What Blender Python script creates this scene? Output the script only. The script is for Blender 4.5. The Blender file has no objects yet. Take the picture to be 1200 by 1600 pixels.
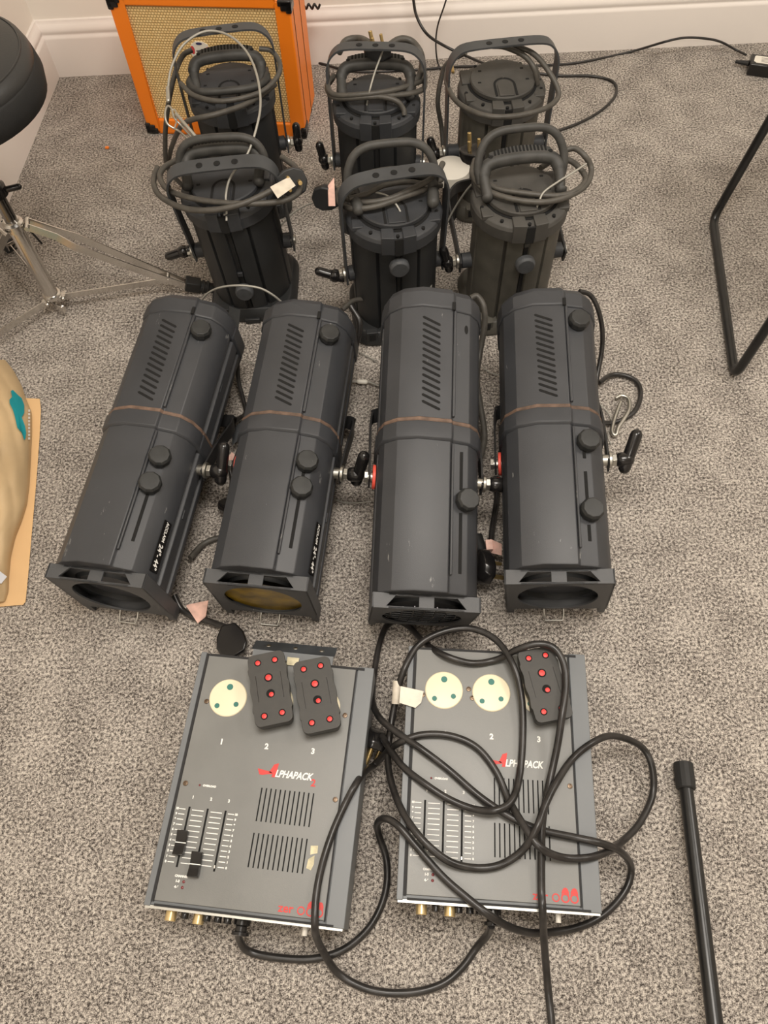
import bpy, bmesh, math, random
from math import radians as R, sin, cos, pi
from mathutils import Vector, Matrix

random.seed(7)
SC = bpy.context.scene
COL = SC.collection

# ------------------------------------------------------------------ camera, world, lights, exposure
H = 1.3                                   # camera height, metres
FPX = 1200.0                              # focal length in pixels of a 1200x1600 frame
dn = Vector((33.0, -671.0, -1200.0)).normalized()      # world down, in camera axes
upc = -dn
fw = Vector((0, 0, -1)); fw = (fw - fw.dot(upc) * upc).normalized()
xr = fw.cross(upc)
RW = Matrix((xr, fw, upc))                # camera axes -> world axes
CAMLOC = Vector((0, 0, H))
cd = bpy.data.cameras.new('camera'); cam = bpy.data.objects.new('camera', cd); COL.objects.link(cam)
cd.sensor_fit = 'VERTICAL'; cd.sensor_height = 36.0; cd.lens = 36.0 * FPX / 1600.0
cd.clip_start = 0.02; cd.clip_end = 50
cam.matrix_world = Matrix.Translation(CAMLOC) @ RW.to_4x4()
SC.camera = cam

SC.view_settings.view_transform = 'Standard'
SC.view_settings.look = 'None'
SC.view_settings.gamma = 1.0
SC.view_settings.use_curve_mapping = False
SC.view_settings.exposure = 0.85

w = bpy.data.worlds.new('world'); SC.world = w; w.use_nodes = True
w.node_tree.nodes['Background'].inputs[0].default_value = (1.0, 0.93, 0.85, 1)
w.node_tree.nodes['Background'].inputs[1].default_value = 0.3

def area(name, loc, size, power, col, rot=(0, 0, 0)):
    l = bpy.data.lights.new(name, 'AREA'); l.shape = 'RECTANGLE'; l.size, l.size_y = size
    l.energy = power; l.color = col
    o = bpy.data.objects.new(name, l); o.location = loc; o.rotation_euler = rot; COL.objects.link(o); return o
WARM = (1.0, 0.935, 0.85)
area('ceiling_light_near', (0.15, 0.45, 2.46), (0.9, 0.6), 22, WARM)
area('ceiling_light_left', (-0.3, -1.1, 2.46), (0.6, 0.6), 8, WARM)
area('ceiling_light_right', (1.9, 0.9, 2.46), (0.6, 0.6), 16, WARM)

def P(u, v, z=0.0):
    """world point at height z seen at photo pixel (u, v)"""
    d = RW @ Vector(((u - 600) / FPX, -(v - 800) / FPX, -1))
    return CAMLOC + d * ((z - H) / d.z)
def PY(u, v, y):
    d = RW @ Vector(((u - 600) / FPX, -(v - 800) / FPX, -1))
    return CAMLOC + d * (y / d.y)

# ------------------------------------------------------------------ materials
MATS = {}
def mat(name, col, rough=0.5, metal=0.0, noise=None, bump=None, spec=0.5, wear=None, coat=0.0):
    """noise=(scale, amount) colour mottle; bump=(scale, strength); wear=(scale, threshold, colour) pale scuffs"""
    if name in MATS: return MATS[name]
    m = bpy.data.materials.new(name); m.use_nodes = True; nt = m.node_tree; N = nt.nodes; Lk = nt.links
    b = N['Principled BSDF']
    b.inputs['Base Color'].default_value = (*col, 1); b.inputs['Roughness'].default_value = rough
    b.inputs['Metallic'].default_value = metal; b.inputs['Specular IOR Level'].default_value = spec
    b.inputs['Coat Weight'].default_value = coat
    tc = N.new('ShaderNodeTexCoord'); out = None
    if noise:
        n = N.new('ShaderNodeTexNoise'); n.inputs['Scale'].default_value = noise[0]; n.inputs['Detail'].default_value = 5
        Lk.new(tc.outputs['Object'], n.inputs['Vector'])
        r = N.new('ShaderNodeMapRange'); r.inputs[1].default_value = 0.3; r.inputs[2].default_value = 0.7
        r.inputs[3].default_value = 1 - noise[1]; r.inputs[4].default_value = 1 + noise[1]
        Lk.new(n.outputs['Fac'], r.inputs[0])
        v = N.new('ShaderNodeVectorMath'); v.operation = 'SCALE'; v.inputs[0].default_value = col
        Lk.new(r.outputs[0], v.inputs['Scale']); out = v.outputs[0]
        r2 = N.new('ShaderNodeMapRange'); r2.inputs[3].default_value = max(0, rough - 0.08); r2.inputs[4].default_value = rough + 0.1
        Lk.new(n.outputs['Fac'], r2.inputs[0]); Lk.new(r2.outputs[0], b.inputs['Roughness'])
    if wear:
        mp = N.new('ShaderNodeMapping'); mp.inputs['Scale'].default_value = (1, 0.22, 1); mp.inputs['Rotation'].default_value = (0, 0, 0.35)
        Lk.new(tc.outputs['Object'], mp.inputs['Vector'])
        oi = N.new('ShaderNodeObjectInfo'); sv = N.new('ShaderNodeVectorMath'); sv.operation = 'SCALE'; sv.inputs[0].default_value = (7, 3, 5)
        Lk.new(oi.outputs['Random'], sv.inputs['Scale']); Lk.new(sv.outputs[0], mp.inputs['Location'])
        n = N.new('ShaderNodeTexNoise'); n.inputs['Scale'].default_value = wear[0]; n.inputs['Detail'].default_value = 8; n.inputs['Roughness'].default_value = 0.7
        Lk.new(mp.outputs[0], n.inputs['Vector'])
        r = N.new('ShaderNodeMapRange'); r.inputs[1].default_value = wear[1]; r.inputs[2].default_value = wear[1] + 0.03
        Lk.new(n.outputs['Fac'], r.inputs[0])
        mx = N.new('ShaderNodeMix'); mx.data_type = 'RGBA'; mx.inputs['A'].default_value = (*col, 1); mx.inputs['B'].default_value = (*wear[2], 1)
        if out: Lk.new(out, mx.inputs['A'])
        Lk.new(r.outputs[0], mx.inputs['Factor']); out = mx.outputs['Result']
    if out: Lk.new(out, b.inputs['Base Color'])
    if bump:
        n = N.new('ShaderNodeTexNoise'); n.inputs['Scale'].default_value = bump[0]; n.inputs['Detail'].default_value = 3
        Lk.new(tc.outputs['Object'], n.inputs['Vector'])
        bp = N.new('ShaderNodeBump'); bp.inputs['Strength'].default_value = bump[1]; bp.inputs['Distance'].default_value = 0.001
        Lk.new(n.outputs['Fac'], bp.inputs['Height']); Lk.new(bp.outputs[0], b.inputs['Normal'])
    MATS[name] = m; return m

PAINT = mat('blue_grey_paint', (0.039, 0.041, 0.046), 0.47, noise=(9, 0.14), bump=(900, 0.15), wear=(75, 0.655, (0.2, 0.2, 0.195)))
PAINT2 = mat('collar_paint', (0.036, 0.038, 0.043), 0.5, noise=(14, 0.15), bump=(900, 0.15), wear=(34, 0.70, (0.3, 0.3, 0.29)))
FRAMEP = mat('holder_paint', (0.065, 0.067, 0.071), 0.5, noise=(14, 0.15), bump=(700, 0.2), wear=(40, 0.70, (0.3, 0.3, 0.29)))
BODYB = mat('black_body_paint', (0.017, 0.018, 0.019), 0.5, noise=(14, 0.2), bump=(800, 0.15), wear=(60, 0.73, (0.12, 0.12, 0.11)))
DUSTB = mat('dusty_body_paint', (0.072, 0.067, 0.055), 0.6, noise=(22, 0.3), bump=(800, 0.15), wear=(60, 0.68, (0.16, 0.15, 0.13)))
CAPB = mat('cap_paint', (0.032, 0.034, 0.038), 0.55, noise=(20, 0.25), bump=(700, 0.25), wear=(50, 0.70, (0.2, 0.2, 0.19)))
CAPD = mat('dusty_cap_paint', (0.055, 0.052, 0.047), 0.6, noise=(20, 0.25), bump=(700, 0.25), wear=(50, 0.68, (0.2, 0.2, 0.19)))
KNOB = mat('knob_plastic', (0.020, 0.021, 0.021), 0.48, noise=(60, 0.3), wear=(120, 0.69, (0.15, 0.15, 0.15)))
KNOBG = mat('grey_knob_plastic', (0.055, 0.058, 0.062), 0.6, noise=(60, 0.25), wear=(120, 0.66, (0.2, 0.2, 0.2)))
BLACK = mat('black_gloss_plastic', (0.012, 0.011, 0.011), 0.22)
MATTE = mat('recess_black', (0.004, 0.004, 0.004), 0.9)
YOKE = mat('yoke_steel_paint', (0.045, 0.048, 0.052), 0.5, noise=(20, 0.2), wear=(60, 0.69, (0.25, 0.25, 0.24)))
YOKEB = mat('yoke_black_paint', (0.018, 0.018, 0.019), 0.45, noise=(20, 0.2), wear=(60, 0.70, (0.25, 0.25, 0.24)))
RUST = mat('rusty_gasket', (0.13, 0.082, 0.058), 0.7, noise=(60, 0.5))
CORD = mat('lamp_cord_rubber', (0.068, 0.062, 0.053), 0.5, noise=(80, 0.2))
CABLE = mat('mains_cable_rubber', (0.020, 0.018, 0.017), 0.33, noise=(50, 0.5), wear=(60, 0.66, (0.07, 0.062, 0.055)))
GRIP = mat('grip_plastic', (0.042, 0.041, 0.038), 0.55, noise=(40, 0.3))
CHROME = mat('chrome', (0.66, 0.64, 0.61), 0.2, metal=1.0)
STEEL = mat('zinc_steel', (0.50, 0.49, 0.45), 0.38, metal=1.0)
WIRE = mat('steel_wire_rope', (0.42, 0.41, 0.37), 0.45, metal=0.6, bump=(1500, 0.6))
BRASS = mat('brass', (0.52, 0.38, 0.17), 0.35, metal=0.85)
REDW = mat('red_washer', (0.75, 0.09, 0.06), 0.5)
PACK = mat('pack_grey_paint', (0.175, 0.176, 0.168), 0.38, noise=(12, 0.08), bump=(900, 0.1), wear=(32, 0.735, (0.35, 0.34, 0.32)))
PACKC = mat('pack_case_paint', (0.150, 0.160, 0.168), 0.42, noise=(12, 0.08), wear=(40, 0.73, (0.4, 0.4, 0.38)))
SLOT = mat('slot_dark', (0.012, 0.012, 0.013), 0.7)
CREAM = mat('cream_socket_plastic', (0.80, 0.72, 0.52), 0.4)
TEAL = mat('teal_shutter', (0.03, 0.17, 0.14), 0.5)
WHITEI = mat('white_ink', (0.85, 0.84, 0.80), 0.6)
REDI = mat('red_ink', (0.62, 0.05, 0.045), 0.55)
REDP = mat('red_pin_plastic', (0.80, 0.045, 0.04), 0.45)
LED = mat('dark_red_led', (0.16, 0.012, 0.015), 0.3)
TAPE = mat('masking_tape', (0.62, 0.56, 0.38), 0.8, noise=(90, 0.25))
ADAPT = mat('adaptor_plastic', (0.040, 0.038, 0.034), 0.52, noise=(60, 0.15))
ORANGE = mat('orange_vinyl', (0.95, 0.235, 0.012), 0.42, bump=(500, 0.3))
PINK = mat('pink_paper_tag', (0.78, 0.50, 0.42), 0.75, noise=(70, 0.18))
PALETAG = mat('pale_plastic_tag', (0.66, 0.60, 0.50), 0.4, noise=(70, 0.15))
WALLM = mat('white_wall_paint', (0.88, 0.83, 0.755), 0.8, bump=(60, 0.04))
TRIM = mat('white_gloss_trim', (0.88, 0.82, 0.77), 0.45)
CEIL = mat('ceiling_white', (0.8, 0.77, 0.72), 0.9)
VINYL = mat('black_vinyl', (0.022, 0.022, 0.022), 0.45, bump=(260, 0.25))
SIDEV = mat('black_rough_cloth', (0.008, 0.008, 0.008), 0.75, bump=(400, 0.5))
TUBEB = mat('black_enamel_tube', (0.010, 0.010, 0.010), 0.3, noise=(30, 0.3))
RUBBER = mat('black_rubber', (0.012, 0.012, 0.012), 0.6)
WHITEP = mat('white_plastic', (0.76, 0.72, 0.64), 0.5)
LENSG = mat('amber_gel', (0.22, 0.14, 0.015), 0.3, noise=(30, 0.6), bump=(40, 0.8))
LENSD = mat('dark_lens_glass', (0.012, 0.013, 0.015), 0.12)
ADHES = mat('foam_strip', (0.13, 0.085, 0.035), 0.8)

def carpet():
    m = bpy.data.materials.new('speckled_grey_carpet'); m.use_nodes = True; nt = m.node_tree; N = nt.nodes; L = nt.links
    b = N['Principled BSDF']; b.inputs['Roughness'].default_value = 0.95; b.inputs['Specular IOR Level'].default_value = 0.1
    tc = N.new('ShaderNodeTexCoord')
    n1 = N.new('ShaderNodeTexNoise'); n1.inputs['Scale'].default_value = 210; n1.inputs['Detail'].default_value = 3; n1.inputs['Roughness'].default_value = 0.72
    n2 = N.new('ShaderNodeTexNoise'); n2.inputs['Scale'].default_value = 14; n2.inputs['Detail'].default_value = 4
    n3 = N.new('ShaderNodeTexNoise'); n3.inputs['Scale'].default_value = 620; n3.inputs['Detail'].default_value = 1
    for n in (n1, n2, n3): L.new(tc.outputs['Object'], n.inputs['Vector'])
    ad = N.new('ShaderNodeMath'); ad.operation = 'MULTIPLY_ADD'; ad.inputs[1].default_value = 0.16; L.new(n2.outputs['Fac'], ad.inputs[0]); L.new(n1.outputs['Fac'], ad.inputs[2])
    ad2 = N.new('ShaderNodeMath'); ad2.operation = 'MULTIPLY_ADD'; ad2.inputs[1].default_value = 0.5; L.new(n3.outputs['Fac'], ad2.inputs[0]); L.new(ad.outputs[0], ad2.inputs[2])
    cr = N.new('ShaderNodeValToRGB'); e = cr.color_ramp.elements
    e[0].position = 0.675; e[0].color = (0.050, 0.041, 0.036, 1); e[1].position = 0.97; e[1].color = (0.62, 0.57, 0.505, 1)
    x = e.new(0.75); x.color = (0.15, 0.132, 0.118, 1); x = e.new(0.83); x.color = (0.30, 0.270, 0.240, 1); x = e.new(0.90); x.color = (0.45, 0.405, 0.362, 1)
    L.new(ad2.outputs[0], cr.inputs[0]); L.new(cr.outputs[0], b.inputs['Base Color'])
    bp = N.new('ShaderNodeBump'); bp.inputs['Strength'].default_value = 0.7; bp.inputs['Distance'].default_value = 0.003
    L.new(n1.outputs['Fac'], bp.inputs['Height']); L.new(bp.outputs[0], b.inputs['Normal']); return m
CARPET = carpet()

def grille():
    m = bpy.data.materials.new('woven_grille_cloth'); m.use_nodes = True; nt = m.node_tree; N = nt.nodes; L = nt.links
    b = N['Principled BSDF']; b.inputs['Roughness'].default_value = 0.75
    tc = N.new('ShaderNodeTexCoord'); mp = N.new('ShaderNodeMapping'); mp.inputs['Scale'].default_value = (1, 1, 1); mp.inputs['Rotation'].default_value = (R(90), 0, 0)
    L.new(tc.outputs['Object'], mp.inputs['Vector'])
    br = N.new('ShaderNodeTexBrick'); br.inputs['Scale'].default_value = 82; br.inputs['Mortar Size'].default_value = 0.10; br.inputs['Mortar Smooth'].default_value = 0.6
    br.inputs['Brick Width'].default_value = 0.6; br.inputs['Row Height'].default_value = 0.5
    br.inputs['Color1'].default_value = (0.95, 0.72, 0.36, 1); br.inputs['Color2'].default_value = (0.88, 0.62, 0.28, 1); br.inputs['Mortar'].default_value = (0.42, 0.26, 0.09, 1)
    L.new(mp.outputs[0], br.inputs['Vector']); L.new(br.outputs['Color'], b.inputs['Base Color'])
    bp = N.new('ShaderNodeBump'); bp.inputs['Strength'].default_value = 0.5; bp.inputs['Distance'].default_value = 0.002; bp.invert = True
    L.new(br.outputs['Fac'], bp.inputs['Height']); L.new(bp.outputs[0], b.inputs['Normal']); return m
GRILLE = grille()
KRAFT = mat('creased_tan_paper', (0.50, 0.36, 0.20), 0.6, noise=(7, 0.15), bump=(22, 0.5))
KRAFT2 = mat('light_tan_paper', (0.74, 0.48, 0.24), 0.65, noise=(7, 0.08))
TEALP = mat('teal_print', (0.0, 0.26, 0.30), 0.55)

# ------------------------------------------------------------------ mesh helpers
class MB:
    def __init__(s, M=None): s.v = []; s.f = []; s.M = M or Matrix()
    def add(s, vs, fs, M=None):
        T = s.M @ M if M is not None else s.M
        k = len(s.v); s.v += [T @ Vector(p) for p in vs]; s.f += [tuple(i + k for i in f) for f in fs]; return s
    def box(s, c, d, M=None):
        x, y, z = (q / 2 for q in d); c = Vector(c)
        vs = [c + Vector((a * x, b * y, e * z)) for a in (-1, 1) for b in (-1, 1) for e in (-1, 1)]
        return s.add(vs, [(0, 1, 3, 2), (4, 6, 7, 5), (0, 4, 5, 1), (2, 3, 7, 6), (0, 2, 6, 4), (1, 5, 7, 3)], M)
    def loft(s, rings, caps=True, closed=True, M=None):
        n = len(rings[0]); vs = [p for r in rings for p in r]; fs = []
        for i in range(len(rings) - 1):
            for j in range(n if closed else n - 1):
                k = (j + 1) % n; fs.append((i * n + j, i * n + k, (i + 1) * n + k, (i + 1) * n + j))
        if caps: fs += [tuple(reversed(range(n))), tuple(range((len(rings) - 1) * n, len(rings) * n))]
        return s.add(vs, fs, M)
    def lathe(s, prof, n=32, M=None, caps=True, ph=0.0):
        """prof [(r, z)]"""
        return s.loft([[(r * cos(2 * pi * j / n + ph), r * sin(2 * pi * j / n + ph), z) for j in range(n)] for r, z in prof], caps, True, M)
    def cyl(s, a, b, r, n=16, r2=None):
        a = Vector(a); b = Vector(b); d = b - a
        q = d.to_track_quat('Z', 'Y').to_matrix().to_4x4()
        return s.lathe([(r, 0), (r if r2 is None else r2, d.length)], n, Matrix.Translation(a) @ q)
    def rod(s, a, b, r, n=14):
        """round-ended rod"""
        a = Vector(a); b = Vector(b); d = b - a; L = d.length
        q = d.to_track_quat('Z', 'Y').to_matrix().to_4x4()
        pr = [(r * sin(t), r - r * cos(t)) for t in (0.15, 0.6, 1.1)] + [(r, r), (r, L - r)] + [(r * sin(t), L - r + r * cos(t)) for t in (1.1, 0.6, 0.15)]
        return s.lathe(pr, n, Matrix.Translation(a) @ q)
    def prism(s, poly, z0, z1, M=None):
        return s.loft([[(x, y, z0) for x, y in poly], [(x, y, z1) for x, y in poly]], True, True, M)
    def tube(s, pts, r, n=10, smooth=6, closed=False, flat=None, upv=None):
        pts = [Vector(p) for p in pts]
        if smooth: pts = catmull(pts, smooth, closed)
        m = len(pts); rings = []; prev = None
        for i, p in enumerate(pts):
            a = pts[i - 1] if (i > 0 or closed) else p; b = pts[(i + 1) % m] if (i < m - 1 or closed) else p
            t = (b - a).normalized()
            if flat is not None:
                nrm = (Vector(upv) - t * Vector(upv).dot(t)).normalized()
            elif prev is None:
                nrm = t.orthogonal().normalized()
            else:
                nrm = (prev - t * prev.dot(t)); nrm = nrm.normalized() if nrm.length > 1e-6 else t.orthogonal().normalized()
            prev = nrm; bi = t.cross(nrm)
            if flat is not None:
                wd, th = flat
                rings.append([p + nrm * (c * wd / 2) + bi * (e * th / 2) for c, e in ((-1, -1), (1, -1), (1, 1), (-1, 1))])
            else:
                rr = r(i / (m - 1)) if callable(r) else r
                rings.append([p + nrm * (rr * cos(2 * pi * j / n)) + bi * (rr * sin(2 * pi * j / n)) for j in range(n)])
        if closed: rings.append(rings[0])
        return s.loft(rings, not closed)
    def build_each(s, name, m, parent=None, **k):
        """every separate piece becomes an object of its own"""
        root = list(range(len(s.v)))
        def find(i):
            while root[i] != i: root[i] = root[root[i]]; i = root[i]
            return i
        for f in s.f:
            for q in f[1:]: root[find(q)] = find(f[0])
        groups = {}
        for f in s.f: groups.setdefault(find(f[0]), []).append(f)
        out = []
        for fs in groups.values():
            ids = sorted({i for f in fs for i in f}); mp = {i: n for n, i in enumerate(ids)}
            b = MB(); b.v = [s.v[i] for i in ids]; b.f = [tuple(mp[i] for i in f) for f in fs]
            out.append(b.build(name, m, parent, **k))
        return out
    def build(s, name, m, parent=None, bevel=0.0, smooth=32, world=False, seg=2, kind=None, label=None):
        me = bpy.data.meshes.new(name)
        vs = s.v
        if world and parent is not None:
            inv = wm(parent).inverted(); vs = [inv @ p for p in vs]
        me.from_pydata([tuple(p) for p in vs], [], s.f)
        bm = bmesh.new(); bm.from_mesh(me); bmesh.ops.remove_doubles(bm, verts=bm.verts, dist=1e-6); bmesh.ops.recalc_face_normals(bm, faces=bm.faces); bm.to_mesh(me); bm.free()
        me.materials.append(m)
        for p in me.polygons: p.use_smooth = True
        me.set_sharp_from_angle(angle=R(smooth))
        o = bpy.data.objects.new(name, me); COL.objects.link(o)
        if parent is not None: o.parent = parent
        if bevel:
            b = o.modifiers.new('bevel', 'BEVEL'); b.width = bevel; b.segments = seg; b.limit_method = 'ANGLE'; b.angle_limit = R(30); b.harden_normals = False
        if kind: o['kind'] = kind
        if label: o['label'] = label
        return o
def wm(o):
    M = Matrix.LocRotScale(o.location, o.rotation_euler, o.scale)
    return wm(o.parent) @ M if o.parent else M
def catmull(p, k, closed=False):
    n = len(p); out = []
    rng = range(n) if closed else range(n - 1)
    for i in rng:
        p0 = p[(i - 1) % n] if (closed or i > 0) else p[0] * 2 - p[1]
        p1 = p[i]; p2 = p[(i + 1) % n]
        p3 = p[(i + 2) % n] if (closed or i < n - 2) else p[-1] * 2 - p[-2]
        for j in range(k):
            t = j / k
            out.append(0.5 * ((2 * p1) + (p2 - p0) * t + (2 * p0 - 5 * p1 + 4 * p2 - p3) * t * t + (3 * p1 - p0 - 3 * p2 + p3) * t ** 3))
    if not closed: out.append(p[-1])
    return out
def tag(o, label, cat, group=None):
    o['label'] = label; o['category'] = cat
    if group: o['group'] = group
    return o
def thing(name, label, cat, loc=(0, 0, 0), rot=(0, 0, 0), group=None):
    o = bpy.data.objects.new(name, None); o.empty_display_size = 0.05; COL.objects.link(o)
    o.location = loc; o.rotation_euler = rot; return tag(o, label, cat, group)
def struct(name, mb, m, **k): return mb.build(name, m, kind='structure', **k)
def text(name, s, m, parent, loc, size, rotz=0.0, shear=0.0, M=None, bold=0.0, align='CENTER', xs=1.0):
    c = bpy.data.curves.new('txt', 'FONT'); c.body = s; c.size = size; c.shear = shear; c.offset = bold; c.align_x = align; c.align_y = 'CENTER'; c.extrude = 0.00008
    o = bpy.data.objects.new('txt', c); COL.objects.link(o)
    dg = bpy.context.evaluated_depsgraph_get(); me = bpy.data.meshes.new_from_object(o.evaluated_get(dg))
    bpy.data.objects.remove(o); bpy.data.curves.remove(c)
    T = M if M is not None else Matrix.Translation(loc) @ Matrix.Rotation(rotz, 4, 'Z')
    me.transform(T @ Matrix.Diagonal((xs, 1, 1, 1))); me.materials.clear(); me.materials.append(m)
    ob = bpy.data.objects.new(name, me); COL.objects.link(ob); ob.parent = parent; return ob
def rrect(w, h, r, n=5, cx=0, cy=0):
    out = []
    for sx, sy, a0 in ((1, 1, 0), (-1, 1, 90), (-1, -1, 180), (1, -1, 270)):
        for i in range(n + 1):
            a = R(a0 + 90 * i / n); out.append((cx + sx * (w / 2 - r) + r * cos(a), cy + sy * (h / 2 - r) + r * sin(a)))
    return out
def circ(r, n=24, cx=0, cy=0): return [(cx + r * cos(2 * pi * i / n), cy + r * sin(2 * pi * i / n)) for i in range(n)]

# ------------------------------------------------------------------ the room
struct('floor', MB().box((1.1, 0.2, -0.05), (4.6, 4.6, 0.1)), CARPET)
WY = 2.215
struct('wall_back', MB().box((1.1, WY + 0.07, 1.25), (4.6, 0.1, 2.6)), WALLM)
LW = Matrix.Translation((-0.88, WY, 0)) @ Matrix.Rotation(R(-4.5), 4, 'Z')
struct('wall_left', MB(LW).box((-0.062, -2.4, 1.25), (0.1, 5.0, 2.6)), WALLM)
struct('wall_right', MB().box((3.35, 0.2, 1.25), (0.1, 4.5, 2.6)), WALLM)
struct('wall_front', MB().box((1.1, -2.1, 1.25), (5.2, 0.1, 2.6)), WALLM)
struct('ceiling', MB().box((1.1, 0.2, 2.56), (5.4, 5.0, 0.1)), CEIL)
bbp = [(0, 0), (0.018, 0), (0.018, 0.103), (0.0175, 0.108), (0.0135, 0.111), (0.0125, 0.114), (0.0135, 0.117), (0.0155, 0.121), (0.0155, 0.127), (0.013, 0.133), (0.009, 0.139), (0.006, 0.143), (0.005, 0.148), (0, 0.15)]
struct('baseboard_back', MB().loft([[(x, WY + 0.02 - d, z) for d, z in bbp] for x in (-0.95, 3.3)]), TRIM, smooth=50)
struct('baseboard_left', MB(LW).loft([[(d - 0.012, y, z) for d, z in bbp] for y in (-4.2, 0.03)]), TRIM, smooth=50)

# ------------------------------------------------------------------ shared lamp pieces
def knob(parent, loc, r=0.0195, h=0.021, m=KNOB, M=None, n=10, name='focus_knob'):
    T = M or Matrix.Translation(loc)
    b = MB(T); b.lathe([(r * 0.55, 0), (r * 0.55, 0.004), (r, 0.005), (r * 1.02, h * 0.75), (r * 0.86, h), (r * 0.3, h + 0.0004)], n, ph=0.2)
    return b.build(name, m, parent, bevel=0.0008, smooth=20)
def tee(parent, at, ax, bar, L1=0.05, L2=0.026, m=BLACK, r=0.0095, hub=0.048):
    """locking handle: hub along ax from at, bar direction bar"""
    at = Vector(at); ax = Vector(ax).normalized(); bar = Vector(bar).normalized()
    b = MB(); b.rod(at + ax * 0.008, at + ax * hub, 0.0138, 16)
    c = at + ax * (hub - 0.012)
    b.rod(c - bar * L2, c + bar * L1, r, 14)
    o = b.build('locking_handle', m, parent, smooth=45)
    MB().cyl(at + ax * 0.0, at + ax * 0.005, 0.015, 20).cyl(at + ax * 0.006, at + ax * 0.013, 0.0115, 6).build('washer', STEEL, o, bevel=0.0005)
    return o
def plug15(parent, loc, rot, name='plug', m=BLACK, pins=True, world=True, s=1.0):
    """round-pin mains plug; local +z is the pin direction, cord leaves along -y"""
    T = Matrix.Translation(loc) @ rot @ Matrix.Scale(s, 4)
    b = MB(T)
    body = [[(x * k, y * k - (0.004 if k < 1 else 0), z) for x, y in [(-0.012, -0.034), (0.012, -0.034), (0.024, -0.014), (0.027, 0.006), (0.02, 0.022), (0, 0.029), (-0.02, 0.022), (-0.027, 0.006), (-0.024, -0.014)]] for k, z in ((0.6, -0.026), (0.88, -0.022), (1, -0.012), (1, 0.0))]
    b.loft(body)
    o = b.build(name, m, parent, bevel=0.003, smooth=50, world=world, seg=3)
    if pins:
        p = MB(T); p.cyl((0, 0.012, 0), (0, 0.012, 0.028), 0.0042); p.cyl((-0.011, -0.009, 0), (-0.011, -0.009, 0.02), 0.0034); p.cyl((0.011, -0.009, 0), (0.011, -0.009, 0.02), 0.0034)
        q = p.build_each('pin', BRASS, None, bevel=0.0006)
        inv = wm(o).inverted() if world else Matrix()
        for e in q:
            if world: e.data.transform(inv)
            e.parent = o
    return o
def cord(parent, pts, r=0.005, m=CORD, name='power_cord'):
    return MB().tube(pts, r, 10, 7).build(name, m, parent, smooth=80, world=True)
def px(*a): return [P(u, v, z) for u, v, z in a]

# ------------------------------------------------------------------ the long zoom spotlights lying on the carpet
SEC = [(-0.086, 0.135), (-0.078, 0.160), (-0.058, 0.180), (-0.024, 0.191), (0.030, 0.187), (0.033, 0.181),
       (0.062, 0.173), (0.078, 0.155), (0.086, 0.130), (0.086, 0.122), (0.080, 0.119), (0.080, 0.113), (0.088, 0.110), (0.088, 0.084),
       (0.082, 0.081), (0.082, 0.074), (0.088, 0.071), (0.088, 0.060), (0.076, 0.034), (0.045, 0.016), (-0.045, 0.016), (-0.076, 0.034),
       (-0.088, 0.060), (-0.088, 0.071), (-0.082, 0.074), (-0.082, 0.081), (-0.088, 0.084), (-0.088, 0.110), (-0.080, 0.113), (-0.080, 0.119), (-0.086, 0.122)]
def sec(off=0.0, y=0.0, fill=False):
    cx, cz = 0.0, 0.1; out = []
    for x, z in SEC:
        if fill and abs(x) < 0.0835 and 0.07 < z < 0.121: x = math.copysign(0.088, x)
        d = Vector((x - cx, z - cz)); d = d * (1 + off / d.length); out.append((cx + d.x, y, cz + d.y))
    return out
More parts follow.
